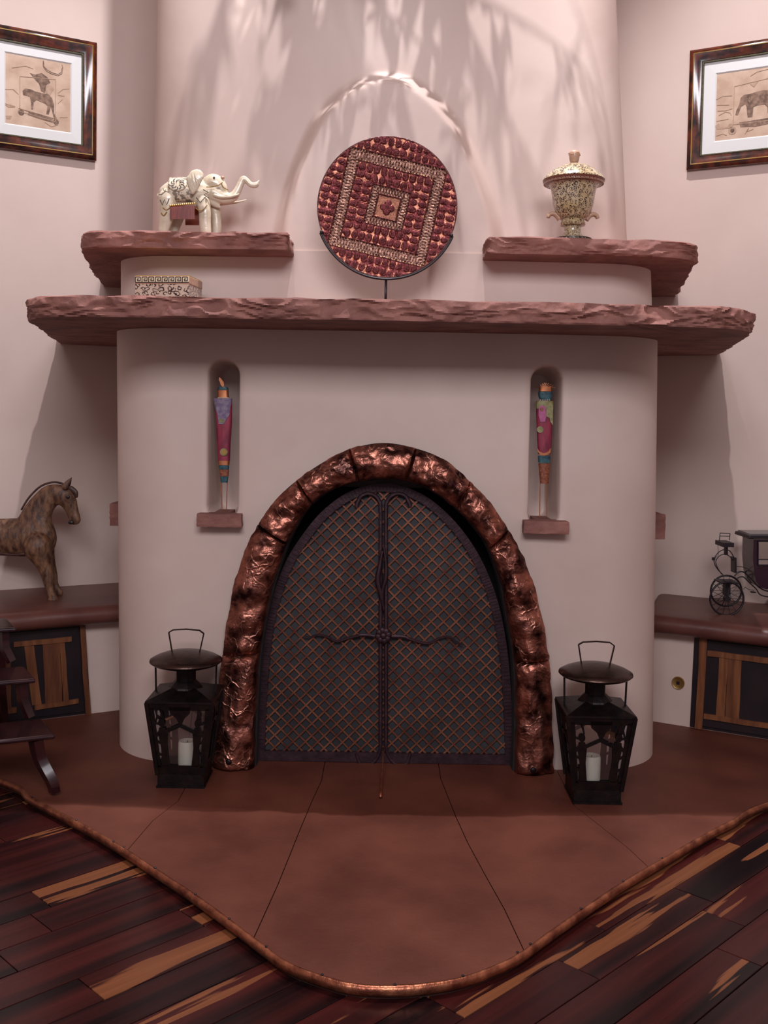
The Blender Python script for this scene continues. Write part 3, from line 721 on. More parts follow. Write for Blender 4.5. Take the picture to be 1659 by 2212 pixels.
# brass disc on the right bench front
q = onp(1465, 1475, AR+NR*.004, NR); rt = NR.to_track_quat('Z', 'Y').to_matrix()
o = thing('gas_valve_plate', 'round brass plate with a square key hole on the plaster beside the right cabinet', 'valve plate', q)
def disc(rt, c, prof, n=32):
    b = MB(); b.lathe(prof, (0, 0, 0), n); b.v = [rt @ v+c for v in b.v]; return b
obj('plate', disc(rt, q, [(.001, -.002), (.0262, -.002), (.0262, .003), (.024, .006), (.020, .0045), (.001, .0045)]), 'brass', o, angle=40)
b = MB(); b.box((0, 0, .005), (.013, .013, .004)); b.v = [rt @ v+q for v in b.v]; obj('key_socket', b, 'black', o)
# ------------------------------------------------------------------ framed prints
def frame(side, U, Nn, rightx, ys, px_list, label, art):
    # px_list: outer, mat, print(near edge), print(far edge)
    P0 = WC+Nn*.02
    def S(px_, py_): p = onp(px_, py_, P0, Nn); return (p-P0).dot(U), p.z
    so_, zt = S(px_list[0], ys[0]); _, zb = S(px_list[0], ys[3+2])
    sm, zmt = S(px_list[1], ys[1]); _, zmb = S(px_list[1], ys[4])
    sp_, zpt = S(px_list[2], ys[2]); _, zpb = S(px_list[2], ys[3])
    sf, _ = S(px_list[3], (ys[2]+ys[3])/2)
    # U increases away from the corner: near edge has small s
    s0 = so_; s1 = sf+(sp_-so_)
    zc = (zt+zb)/2; sc2 = (s0+s1)/2
    root = thing('framed_print', label, 'framed picture', P0+U*sc2+Vector((0, 0, zb)))
    def ring(prof, base=0):
        vs = []; fs = []
        for ins, h in prof:
            for ss, zz in ((s0+ins, zb+ins), (s1-ins, zb+ins), (s1-ins, zt-ins), (s0+ins, zt-ins)):
                p = P0+U*ss+Nn*(h-.018); vs.append((p.x, p.y, zz))
        for i in range(len(prof)-1):
            for j in range(4): fs.append((i*4+j, i*4+(j+1) % 4, (i+1)*4+(j+1) % 4, (i+1)*4+j))
        b = MB(); b.add(vs, fs); return b
    wf = (zt-zmt+sm-so_)/2; wm = (zmt-zpt+sp_-sm)/2
    obj('moulding', ring([(0, 0), (0, .022), (.006, .026), (.013, .033), (.021, .036), (.029, .033), (.040, .025), (wf-.010, .021), (wf-.009, .016)]), 'frame', root, angle=35)
    obj('ridge_highlight', ring([(.0185, .0350), (.0200, .0375), (.0215, .0375), (.0230, .0350)]), 'gold', root)  # thin gold ring standing in for the specular highlight along the moulding ridge
    obj('beaded_edge', ring([(wf-.009, .016), (wf-.008, .021), (wf-.003, .021), (wf-.001, .010)]), 'bead', root)
    obj('mat_board', ring([(wf-.002, .011), (wf+wm-.007, .013), (wf+wm-.001, .008)]), 'matboard', root)
    b = MB(); i_ = wf+wm-.003
    pa, pb = P0+U*(s0+i_)+Nn*(-.0095), P0+U*(s1-i_)+Nn*(-.0095)
    b.prism([Vector((pa.x, pa.y, zb+i_)), Vector((pb.x, pb.y, zb+i_)), Vector((pb.x, pb.y, zt-i_)), Vector((pa.x, pa.y, zt-i_))], -Nn*.003); pap = obj('print', b, 'paper', root)
    # drawing in print coordinates (u left->right in the picture, v up)
    W_, H_ = s1-s0-2*i_, zt-zb-2*i_
    def Q(u, v_, lift=.0012):
        s = s1-i_-u*W_ if side == 'left' else s0+i_+u*W_
        p = P0+U*s+Nn*(-.0095+lift); return Vector((p.x, p.y, zb+i_+v_*H_))
    for kind, m_, lst in art:
        b = MB()
        for pts in lst:
            if kind == 'poly': b.prism([Q(*p) for p in pts], -Nn*.0006)
            elif kind == 'line':
                for a, c in zip(pts[:-1], pts[1:]): b.bar(Q(*a), Q(*c), .0022, .0006, up=Nn)
            elif kind == 'disc':
                u, v_, r = pts; c = Q(u, v_); vv = [c+U*(r*W_*math.cos(t*PI/10))+Vector((0, 0, r*W_*math.sin(t*PI/10))) for t in range(20)]; b.prism(vv, -Nn*.0006)
            if kind != 'line': obj('drawing', b, m_, pap); b = MB()
        if kind == 'line': obj('drawing', b, m_, pap)
tiger = [('line', 'ink_light', [[(.22, .70), (.76, .74), (.76, .13), (.22, .20), (.22, .70)], [(0, .48), (.12, .50), (.2, .44)], [(0, .28), (.15, .26)], [(.8, .55), (.88, .62), (.97, .64)], [(.8, .52), (.9, .52)], [(.8, .40), (.87, .47)], [(.1, .8), (.3, .86), (.42, .84)], [(.6, .10), (.7, .05), (.8, .09)], [(.83, .2), (.95, .22)]]),
         ('poly', 'ink', [[(.26, .50), (.27, .44), (.33, .44), (.37, .43), (.39, .35), (.39, .26), (.42, .26), (.43, .36), (.47, .40), (.55, .38), (.60, .37), (.64, .34), (.62, .22), (.66, .22), (.69, .33), (.71, .28), (.73, .20), (.77, .16), (.78, .19), (.74, .25), (.74, .37), (.71, .46), (.65, .51), (.55, .51), (.45, .52), (.38, .54), (.30, .54)],
                          [(.37, .77), (.45, .76), (.55, .80), (.64, .75), (.68, .68), (.62, .64), (.60, .52), (.54, .54), (.51, .64), (.46, .68)],
                          [(.35, .22), (.72, .16), (.72, .11), (.50, .14), (.34, .17)]]),
         ('poly', 'ink_light', [[(.60, .60), (.66, .66), (.74, .60), (.70, .54), (.66, .48), (.62, .52)], [(.0, .26), (.08, .28), (.15, .25), (.05, .23)], [(.01, .11), (.10, .12), (.08, .07), (.02, .07)]]),
         ('line', 'ink', [[(.57, .98), (.57, .90), (.62, .84), (.70, .81), (.80, .80), (.86, .84), (.87, .92), (.86, .97)], [(.575, .98), (.585, .90), (.63, .86), (.71, .83), (.80, .82), (.85, .86), (.86, .92)], [(.20, .24), (.76, .17)]]),
         ('disc', 'ink', [(.24, .19, .045), (.77, .13, .045)])]
eleph = [('line', 'ink_light', [[(.27, .78), (.27, .22), (.93, .22), (.93, .85), (.27, .78)], [(0, .62), (.1, .66), (.24, .65)], [(.02, .54), (.2, .52)], [(.03, .45), (.15, .44), (.25, .46)], [(.05, .38), (.15, .42), (.22, .40), (.24, .36)], [(.02, .30), (.2, .31)], [(.5, .9), (.6, .95), (.8, .97)], [(.45, .06), (.5, .14), (.47, .09), (.57, .12)], [(.02, .08), (.12, .10), (.18, .07)]]),
         ('poly', 'ink', [[(.31, .42), (.30, .36), (.33, .35), (.35, .38), (.38, .47), (.44, .50), (.46, .46), (.47, .36), (.48, .30), (.55, .30), (.56, .44), (.62, .46), (.72, .46), (.76, .42), (.77, .33), (.83, .33), (.83, .42), (.84, .33), (.89, .33), (.90, .50), (.87, .58), (.80, .65), (.70, .67), (.60, .66), (.50, .64), (.42, .64), (.37, .60), (.35, .50)],
                          [(.36, .24), (.90, .26), (.89, .18), (.60, .15), (.38, .17)]]),
         ('poly', 'ink_light', [[(.46, .61), (.49, .62), (.52, .58), (.51, .52), (.48, .50), (.46, .55)], [(.50, .78), (.62, .81), (.56, .73)], [(0, .23), (.05, .26), (.09, .20), (.18, .20), (.22, .24), (.28, .22), (.25, .17), (.02, .18)]]),
         ('disc', 'ink_light', [(.26, .13, .06), (.90, .19, .055)]), ('disc', 'ink', [(.26, .13, .032), (.90, .19, .030)])]
frame('left', UL, NL, 0, (93, 123, 139, 286, 315, 348), (209, 179, 153, 13), 'framed print of a striped animal on a wheeled cart, on the left wall', tiger)
frame('right', UR, NR, 0, (110, 136, 161, 307, 334, 367), (1491, 1523, 1548, 1692), 'framed print of an elephant on a wheeled cart, on the right wall', eleph)
# ------------------------------------------------------------------ figures built from blended limbs
def limb(b, pts, y0, n=16, ys=.8, yo=None):
    """pts: (px,py,r_px[,yoff m]) -> rounded tube in the plane y0"""
    L_ = spline([tuple(p)+((0,) if len(p) == 3 else ()) for p in pts], max(12, len(pts)*5))
    P_, R_ = [], []
    k = mpp(y0)
    for q in L_:
        p = at(q[0], q[1], y0); p.y += q[3]; p.x = at(q[0], q[1], y0+q[3]).x; P_.append(p); R_.append(max(q[2], .3)*k)
    # rounded ends
    def end(a, d, r): return [(a+d*r*math.sin(t), r*math.cos(t)) for t in (.5, .95, 1.3, 1.5)]
    d0 = (P_[0]-P_[1]).normalized(); d1 = (P_[-1]-P_[-2]).normalized()
    e0 = end(P_[0], d0, R_[0])[::-1]; e1 = end(P_[-1], d1, R_[-1])
    PP = [e[0] for e in e0]+P_+[e[0] for e in e1]; RR = [e[1] for e in e0]+R_+[e[1] for e in e1]
    b.tube(PP, RR, n, ry=[r*ys for r in RR], yaxis=(0, 1, 0))
def Z(ox, oy, s):
    return lambda *q: (ox+q[0]/s, oy+q[1]/s)+((q[2]/s,) if len(q) > 2 else ())+(tuple(q[3:]) if len(q) > 3 else ())
rem = lambda v, it=4: (('REMESH', dict(mode='VOXEL', voxel_size=v, use_smooth_shade=True)), ('SMOOTH', dict(factor=.6, iterations=it)))
# elephant ----------------------------------------------------------
YE = .015; E = Z(320, 350, 6.38)
o_e = at(415, 516, YE); o_e.z = ZS1
el = thing('elephant_figurine', 'carved bone elephant with raised trunk and red fringed saddle cloth on the left stone shelf', 'figurine', o_e)
b = MB()
limb(b, [E(165, 470, 50), E(220, 450, 120), E(340, 440, 190), (E(500, 440, 212)), E(650, 430, 212), E(760, 420, 185), E(850, 400, 120)], YE)
limb(b, [E(820, 330, 110), E(900, 290, 128), E(980, 350, 110), E(1010, 430, 90)], YE)
limb(b, [E(900, 430, 120), E(1010, 480, 95), E(1100, 500, 78), E(1180, 470, 66), E(1235, 390, 54), E(1275, 300, 48), E(1312, 232, 44), E(1360, 258, 40), E(1410, 308, 38), E(1460, 322, 40), E(1490, 312, 40)], YE, ys=.9)
limb(b, [E(1450, 325, 34), E(1495, 300, 28), E(1532, 255, 9)], YE, ys=1.1)
limb(b, [E(1450, 330, 30), E(1480, 340, 22), E(1492, 350, 12)], YE, ys=1.1)
limb(b, [E(870, 520, 75), E(930, 580, 50), E(990, 622, 18)], YE, ys=.7)
for dy, dx_ in ((-.028, 0), (.028, 0)):
    if dy < 0:
        limb(b, [E(755, 560, 92, dy*.8), E(780, 700, 86, dy), E(785, 850, 80, dy), E(795, 960, 74, dy), E(805, 1020, 66, dy)], YE, ys=.75)
        limb(b, [E(270, 520, 130, dy), E(270, 680, 118, dy), E(240, 840, 88, dy), E(215, 960, 75, dy), E(210, 1020, 66, dy)], YE, ys=.72)
    else:
        limb(b, [E(900, 560, 90, dy), E(930, 720, 75, dy), E(940, 860, 72, dy), E(945, 1015, 62, dy)], YE, ys=.75)
        limb(b, [E(400, 560, 120, dy), E(400, 720, 100, dy), E(360, 880, 80, dy), E(320, 1010, 68, dy)], YE, ys=.72)
obj('body', b, 'ivory', el, mods=rem(.0026, 3))
for dy, pts in ((-.022, [(915, 478, 26), (1000, 500, 26), (1120, 498, 22), (1200, 480, 17), (1248, 462, 9)]), (.03, [(1000, 560, 20), (1200, 535, 17), (1300, 512, 12), (1350, 498, 7)])):
    b = MB(); limb(b, [E(*p, dy) for p in pts], YE, 10, ys=1); obj('tusk', b, 'ivory', el, smooth=True)
ear = [(600, 235), (635, 182), (700, 155), (760, 168), (800, 212), (806, 262), (775, 320), (745, 390), (705, 445), (655, 497), (618, 440), (588, 370), (572, 300), (578, 262)]
def shell(pts2, c2, y0, yin, bulge, th=.003, rid=0):
    """closed outline as a domed plate"""
    C_ = at(*c2, y0); ring = [at(*p, y0) for p in pts2]; n_ = len(ring); vs = []; fs = []; R_ = 6
    for r in range(R_+1):
        t = r/R_
        for i, p in enumerate(ring):
            q = C_.lerp(p, max(t, .02)); q.y = yin-bulge*(1-t*t)+rid*math.cos((q.x-C_.x)*650+(q.z-C_.z)*160)*(1-t*.6); vs.append(q)
    for r in range(R_):
        for i in range(n_): j = (i+1) % n_; fs.append((r*n_+i, r*n_+j, (r+1)*n_+j, (r+1)*n_+i))
    fs.append(tuple(range(n_)))
    b = MB(); b.add(vs, fs); return b
ears = spline([E(*p) for p in ear+[ear[0]]], 46)[:-1]
b = shell(ears, E(690, 300), YE, YE-.058, .006, rid=.0022); obj('ear', b, 'ivory', el, smooth=True, mods=(('SOLIDIFY', dict(thickness=.004)),))
b = shell(ears, E(690, 300), YE, YE+.058, -.006, rid=-.0022); obj('ear', b, 'ivory', el, smooth=True, mods=(('SOLIDIFY', dict(thickness=.004)),))
# saddle cloth: wrapped patch round the back
def wrap(x0, x1, a0, a1, rad, nx=16, na=14, cyz=440, ys=.8, k=6.38):
    vs = []; fs = []; cmm = mpp(YE)/k
    for i in range(nx+1):
        zx = x0+(x1-x0)*i/nx; c = at(*E(zx, cyz)[:2], YE); R_ = (rad+ (zx-480)*.02)*cmm
        for j in range(na+1):
            a = a0+(a1-a0)*j/na; vs.append(c+Vector((0, -R_*ys*math.sin(a), R_*math.cos(a))))
    for i in range(nx):
        for j in range(na): fs.append((i*(na+1)+j, i*(na+1)+j+1, (i+1)*(na+1)+j+1, (i+1)*(na+1)+j))
    b = MB(); b.add(vs, fs); return b
obj('saddle_cloth', wrap(308, 650, -2.2, 2.2, 226), 'ivory_dark', el, smooth=True, mods=(('SOLIDIFY', dict(thickness=.0025)),))
def onback(b, lift):
    cz = at(*E(440, 440)[:2], YE).z; R_ = 229/6.38*mpp(YE)
    for v in b.v: dz = min(.93*R_, v.z-cz); v.y = YE-.8*math.sqrt(max(1e-6, R_*R_-dz*dz))-lift-(v.y-(YE-.05))*0
    return b
obj('saddle_medallion', onback(shell(spline([E(440+125*math.cos(t*PI/8), 345-100*math.sin(t*PI/8)) for t in range(17)], 33)[:-1], E(440, 335), YE, YE-.046, .006), .003), 'ivory', el, smooth=True, mods=(('SOLIDIFY', dict(thickness=.003)),))
b = MB()
for k in range(10):
    a = k*PI/5; rq = 1+.35*(k % 2); p = at(*E(440+58*rq*math.cos(a), 348-44*rq*math.sin(a))[:2], YE); b.tube([Vector((p.x, YE-.0585, p.z))+Vector((.009*math.cos(a+t), 0, .007*math.sin(a+t))) for t in (0, .8, 1.6, 2.6)], .0016, 5)
obj('saddle_scrollwork', onback(b, .0062), 'key_dark', el)
for near, x0, x1, y0_, y1_, yy in ((1, 298, 640, 598, 785, YE-.052), (0, 515, 705, 640, 872, YE+.05)):
    b = MB(); n_ = 19
    for k in range(n_):
        xa = x0+(x1-x0)*k/n_; xb = x0+(x1-x0)*(k+.92)/n_
        b.prism([at(*E(xa, y0_)[:2], yy), at(*E(xb, y0_)[:2], yy), at(*E(xb, y1_)[:2], yy), at(*E(xa, y1_)[:2], yy)], (0, .004 if near else -.004, 0))
    obj('fringe', b, 'tassel' if near else 'tassel_red', el)
    if near:
        b = MB()
        for k in range(13):
            zx = 305+k*27.5; b.sph(at(*E(zx, 600-k*2.6)[:2], YE-.056), .0038, 8, (1, .7, 1))
        obj('bead_row', b, 'gold', el, smooth=True)
b = MB()
def chain(pts, yy, r=.0019):
    P_ = [at(*E(*p)[:2], yy) for p in spline(pts, 24)]
    for p in P_: b.sph(p, r, 6)
chain([(805, 345), (880, 340), (970, 320), (1020, 285)], YE-.041); chain([(1010, 300), (1040, 350), (1100, 385)], YE-.028)
chain([(660, 640), (700, 668), (750, 662), (810, 600)], YE-.052); chain([(205, 630), (250, 660), (300, 630)], YE-.05); chain([(180, 700), (215, 735), (255, 690)], YE-.05)
obj('bead_chain', b, 'brass', el)
b = MB()
for pts in ([(165, 520), (195, 590), (225, 515), (255, 590), (290, 505)], [(665, 490), (720, 560), (790, 480), (800, 560)], [(760, 380), (830, 420), (770, 450), (840, 500)]):
    b.tube([at(*E(*p)[:2], YE-.051) for p in pts], .0017, 5)
for pts in ([(205, 360), (225, 400), (290, 415)], [(150, 450), (215, 430), (240, 380)]): b.tube([at(*E(*p)[:2], YE-.048) for p in spline(pts, 12)], .001, 5)
obj('engraving', b, 'wick', el)
b = MB(); b.sph(at(*E(908, 218)[:2], YE-.034), .0042, 8); obj('eye', b, 'key_dark', el, smooth=True)
b = MB(); b.sph(at(*E(1025, 215)[:2], YE-.01), .0075, 8, (1, .7, .8)); obj('head_ornament', b, 'tan', el, smooth=True)
# ------------------------------------------------------------------ urn
YU = .0; cU = at(1236, 524, YU); cU.z = ZS1
k = mpp(YU)
U_ = Z(1150, 320, 9.76)
urn = thing('lidded_urn', 'leopard print lidded urn with tan scroll handles on the right stone shelf', 'urn', cU)
zf = lambda zy: (2010-zy)/9.76*k   # zoom y -> height
rp = [(.40, 2010), (40, 2010), (40.5, 1990), (39, 1965), (30, 1935), (22, 1900), (18.5, 1840), (17.5, 1760), (19, 1690)]
prof = [(r*k, zf(z)) for r, z in rp]
obj('foot', MB().lathe(prof, cU, 40), 'leopard', urn, angle=50)
obj('collar', MB().lathe([(17*k, zf(1700)), (26*k, zf(1690)), (27.5*k, zf(1660)), (26*k, zf(1630)), (24*k, zf(1600)), (25*k, zf(1565)), (19*k, zf(1555))], cU, 40), 'leopard', urn, angle=40)
obj('bowl', MB().lathe([(18*k, zf(1580)), (27*k, zf(1560)), (35*k, zf(1480)), (40*k, zf(1380)), (43*k, zf(1250)), (45*k, zf(1100)), (47*k, zf(980)), (50*k, zf(880)), (55*k, zf(830)), (60*k, zf(800)), (50*k, zf(790))], cU, 48), 'leopard', urn, angle=50)
obj('rim', MB().lathe([(48*k, zf(850)), (58*k, zf(845)), (63*k, zf(815)), (65.5*k, zf(780)), (64*k, zf(745)), (58*k, zf(720)), (48*k, zf(700))], cU, 48), 'brownglaze', urn, angle=50)
lid = obj('lid', MB().lathe([(64.5*k, zf(765)), (65.8*k, zf(755)), (65*k, zf(738)), (58*k, zf(650)), (47*k, zf(560)), (33*k, zf(480)), (18*k, zf(425)), (8*k, zf(400)), (.3*k, zf(398))], cU, 48), 'leopard', urn, angle=50)
obj('finial', MB().lathe([(5*k, zf(405)), (7.5*k, zf(395)), (10*k, zf(340)), (11*k, zf(270)), (12*k, zf(210)), (11*k, zf(170)), (7*k, zf(140)), (.5*k, zf(125))], cU, 20), 'tan', lid, angle=50)
b = MB(); 
for t in range(24):
    a = t/24*2*PI; r = 12.2*k; b.sph(cU+Vector((r*math.cos(a), r*math.sin(a), zf(215+22*math.cos(3*a)))), .0017, 6)
obj('finial_petal', b, 'tan', lid, smooth=True)
for s_ in (-1, 1):
    b = MB(); pts = [(s_*33, 1555), (s_*30, 1500), (s_*37, 1455), (s_*45, 1440), (s_*50, 1465), (s_*52, 1510), (s_*50, 1535)]
    pp = [cU+Vector((x*k, 0, zf(z))) for x, z in spline([(s_*28, 1560), (s_*33, 1500), (s_*38, 1462), (s_*45, 1448), (s_*51, 1480), (s_*53, 1530)], 24)]
    b.tube(pp, [.0105-.004*i/23 for i in range(24)], 10, ry=.012); obj('handle', b, 'tan', urn, smooth=True)
def meander(W_, H_, inv=False):
    """one greek key unit polyline in 0..1 x 0..1"""
    return [(0, 0), (0, 1), (.82, 1), (.82, .30), (.34, .30), (.34, .64), (.58, .64)]
def key_on(fn, n_, w0, th, lw):
    b = MB()
    for i in range(n_):
        pts = meander(1, 1)
        pp = [fn((i+p[0])/n_, p[1]) for p in pts]
        for a, c in zip(pp[:-1], pp[1:]): b.bar(a, c, lw, th, up=(a+c)/2-KC)
        a, c = fn((i)/n_, 0), fn((i+1)/n_, 0); b.bar(a, c, lw*.8, th, up=(a+c)/2-KC)
    return b
KC = cU+Vector((0, 0, zf(760)))
obj('greek_key_band', key_on(lambda u, v_: cU+Vector((63.2*k*math.cos(2*PI*u), 63.2*k*math.sin(2*PI*u), zf(835)+(zf(770)-zf(835))*v_)), 40, 0, .002, .0016), 'tan', urn)
KC = cU+Vector((0, 0, zf(1980)))
obj('greek_key_band', key_on(lambda u, v_: cU+Vector((40*k*math.cos(2*PI*u), 40*k*math.sin(2*PI*u), zf(2000)+(zf(1968)-zf(2000))*v_)), 30, 0, .002, .0016), 'key_dark', urn)
# ------------------------------------------------------------------ leopard box on the mantel
YX = -.16; a = at(291, 640, YX); b2 = at(412, 640, YX); hx = b2.x-a.x; zt = at(350, 594, YX).z; z0 = ZM1
cb_ = Vector(((a.x+b2.x)/2, YX+.10, z0)); bw, bd, bh = hx, .145, zt-z0
rotb = Matrix.Rotation(math.radians(-7), 3, 'Z')
bx = thing('trinket_box', 'small leopard print box with greek key borders on the left of the mantel', 'box', cb_)
def rb(b): b.v = [rotb @ (v-cb_)+cb_ for v in b.v]; return b
obj('box_base', rb(MB().box(cb_+Vector((0, 0, bh*.36)), (bw, bd, bh*.72))), 'leopard_box', bx)
lb = obj('box_lid', rb(MB().box(cb_+Vector((0, 0, bh*.86)), (bw+.004, bd+.004, bh*.28))), M['tan'], bx, mods=(('BEVEL', dict(width=.003, segments=2)),))
obj('lid_trim', rb(MB().box(cb_+Vector((0, 0, bh*1.005)), (bw, bd, .004))), 'gold', bx)
for z_a, z_b, pr_ in ((bh*.76, bh*.98, lb), (.002, bh*.20, bx)):
    b = MB(); n_ = 8; yo = -bd/2-(.003 if pr_ is lb else .001)
    b.box(cb_+Vector((0, yo+.0004, (z_a+z_b)/2)), (bw, .001, z_b-z_a))
    bk_ = obj('key_ground', rb(b), mat('key_ground', (.66, .56, .38), rough=.4), pr_)
    b = MB()
    for i in range(n_):
        pp = [cb_+Vector((-bw/2+bw*(i+.06+p[0]*.92)/n_, yo, z_a+.0015+(z_b-z_a-.003)*p[1])) for p in meander(1, 1)]
        for p, q in zip(pp[:-1], pp[1:]): b.bar(p, q, .0028, .0018)
        b.bar(pp[0], pp[0]+Vector((bw/n_, 0, 0)), .0028, .0018)
    obj('greek_key_band', rb(b), 'key_dark', pr_)
# ------------------------------------------------------------------ embossed copper disc on stand
YP = -.10; cP = at(836.5, 447.5, YP); RP = 150.0*mpp(YP)
foot = Vector((cP.x, YP+.01, ZM1))
st = thing('plate_stand', 'black iron arc stand holding the round copper disc on the mantel', 'stand', foot)
b = MB(); n_ = 60; a0, a1 = math.radians(202), math.radians(337)
b.tube([cP+Vector(((RP+.005)*math.cos(a0+(a1-a0)*i/n_), -.003, (RP+.005)*math.sin(a0+(a1-a0)*i/n_))) for i in range(n_+1)], .0042, 8, ry=.008, yaxis=(0, 1, 0))
for a in (a0, a1): b.sph(cP+Vector((RP*.998*math.cos(a), -.010, RP*.998*math.sin(a))), .007, 8)
obj('cradle', b, 'black', st, smooth=True)
b = MB(); b.tube([cP+Vector((0, -.003, -RP-.004)), Vector((cP.x, YP-.003, ZM1+.006))], .0045, 10); obj('stem', b, 'black', st, smooth=True)
b = MB(); b.lathe([(.001, 0), (.055, 0), (.055, .004), (.05, .007), (.006, .008)], (cP.x, YP+.02, ZM1), 32); obj('foot_plate', b, 'black', st, angle=40)
M['embossed'] = attr_mat('embossed_copper', .28, .88, .4, 160)
NR_, NA_ = 150, 420; vs = []; cs = []; fs = []
rot = math.radians(-12.5); cr_, sr_ = math.cos(-rot), math.sin(-rot)
cop = Vector((.60, .25, .16)); lite = Vector((.50, .28, .21)); drk = Vector((.070, .016, .017)); gold_ = Vector((.55, .33, .15))
def emb(u, v_):
    u2 = u*cr_-v_*sr_; v2 = u*sr_+v_*cr_
    u2 += .008*noise.noise(Vector((u*5, v_*5, 0))); v2 += .008*noise.noise(Vector((u*5, v_*5, 7)))
    c = max(abs(u2), abs(v2)); t = u2 if abs(v2) >= abs(u2) else v2
    h = 0; col = cop
    def dots(r0, rows, sp, tsp):
        best = 0
        for q in range(rows):
            dr = (c-(r0+q*sp))/(sp*.50); tt = (t/tsp-math.floor(t/tsp)-.5)/.47
            d = 1-(dr*dr+tt*tt)
            if d > best: best = d
        return best
    for e in (.165, .28, .55, .71):
        if abs(c-e) < .010: return .6, drk*.8
    if c < .165:
        r = math.hypot(u2, v2); a = math.atan2(v2, u2); pet = .075+.035*abs(math.cos(2*a))
        d = 1-(r/pet)**2
        if r < .03: return .9, drk
        return (max(0, d)**.5, drk*1.8) if d > 0 else (0, cop*.45)
    if c < .28 or .55 < c < .71:
        m0, w_ = ((.165, .115) if c < .28 else (.55, .16)); q = (c-m0)/w_; per = .085
        ph = (t/per) % 1; z1 = abs(ph-.5)*2; d1 = abs(z1-q); d2 = abs((1-z1)-q)
        if min(d1, d2) < .10: return -.3, drk*.9
        if min(q, 1-q) < .10: return .4, (gold_ if (t*60) % 1 > .4 else drk)
        return .25, lite*(.7+.5*noise.noise(Vector((u*20, v_*20, 4))))
    if c < .55: d = dots(.345, 2, .135, .105)
    else: d = dots(.775, 3, .13, .105)
    d += .25*noise.noise(Vector((u*11, v_*11, 9)))
    if d > 0: return min(1, d)**.5, drk*(1+1.6*(1-min(1, d)))
    return 0, cop
for i in range(NR_+1):
    r = max(.001, i/NR_)
    for j in range(NA_):
        a = 2*PI*j/NA_; u, v_ = r*math.cos(a), r*math.sin(a); h, c = emb(u, v_)
        c = c*(.85+.45*noise.noise(Vector((u*14, v_*14, 2)))+.15)
        dish = .010*(1-r*r)
        if r > .985: c = Vector((.10, .04, .04)); h = .5
        vs.append(cP+Vector((u*RP, dish-h*.0045, v_*RP))); cs.append(tuple(max(0, x) for x in c))
for i in range(NR_):
    for j in range(NA_): fs.append((i*NA_+j, i*NA_+(j+1) % NA_, (i+1)*NA_+(j+1) % NA_, (i+1)*NA_+j))
b = MB(); b.add(vs, fs); b.c = cs
pl = obj('copper_disc', b, 'embossed', None, smooth=True, org=(cP.x, cP.y, cP.z-RP), mods=(('SOLIDIFY', dict(thickness=.002, offset=1)),))
tag(pl, 'round copper disc embossed with squares and dots standing in the middle of the mantel', 'disc')
# ------------------------------------------------------------------ niche totems
def totem(ox, oy, parts, wires, tops, label):
    G = Z(ox, oy, 5.03); y = .055
    base = at(*G(wires[0][1][0], wires[0][1][1]), y)
    o = thing('totem_figure', label, 'figure', base)
    for nm, m_, pts, dep in parts:
        # pts rows: (y, xl, xr)
        vs = []; fs = []; n_ = 20; rows = spline(pts, max(4, len(pts)*4))
        for (zy, xl, xr) in rows:
            a, b_ = at(*G(xl, zy), y), at(*G(xr, zy), y); c = (a+b_)/2; hw = (b_-a).length/2
            for j in range(n_):
                t = 2*PI*j/n_; sx = math.copysign(abs(math.cos(t))**.6, math.cos(t)); sy = math.copysign(abs(math.sin(t))**.6, math.sin(t))
                vs.append(c+Vector((hw*sx, dep*sy, 0)))
        R_ = len(rows)
        for i in range(R_-1):
            for j in range(n_): fs.append((i*n_+j, i*n_+(j+1) % n_, (i+1)*n_+(j+1) % n_, (i+1)*n_+j))
        fs += [tuple(range(n_)), tuple((R_-1)*n_+j for j in range(n_))]
        b = MB(); b.add(vs, fs); obj(nm, b, m_, o, smooth=True, angle=50)
    for (a, b_) in wires:
        b = MB(); b.tube([at(*G(*a), y), at(*G(*b_), y)], .0017, 6); obj('leg', b, 'copper', o)
    for nm, m_, lst in tops:
        b = MB()
        for q in lst:
            if q[0] == 'poly': b.prism([at(*G(*p), y-q[2]) for p in q[1]], (0, .003, 0))
            elif q[0] == 'wire': b.tube([at(*G(*p), y-q[2]) for p in q[1]], .0011, 5)
        obj(nm, b, m_, o)
    return o
def circ(cx, cy, r, n=16, ry=None): return [(cx+r*math.cos(2*PI*i/n), cy+(ry or r)*math.sin(2*PI*i/n)) for i in range(n)]
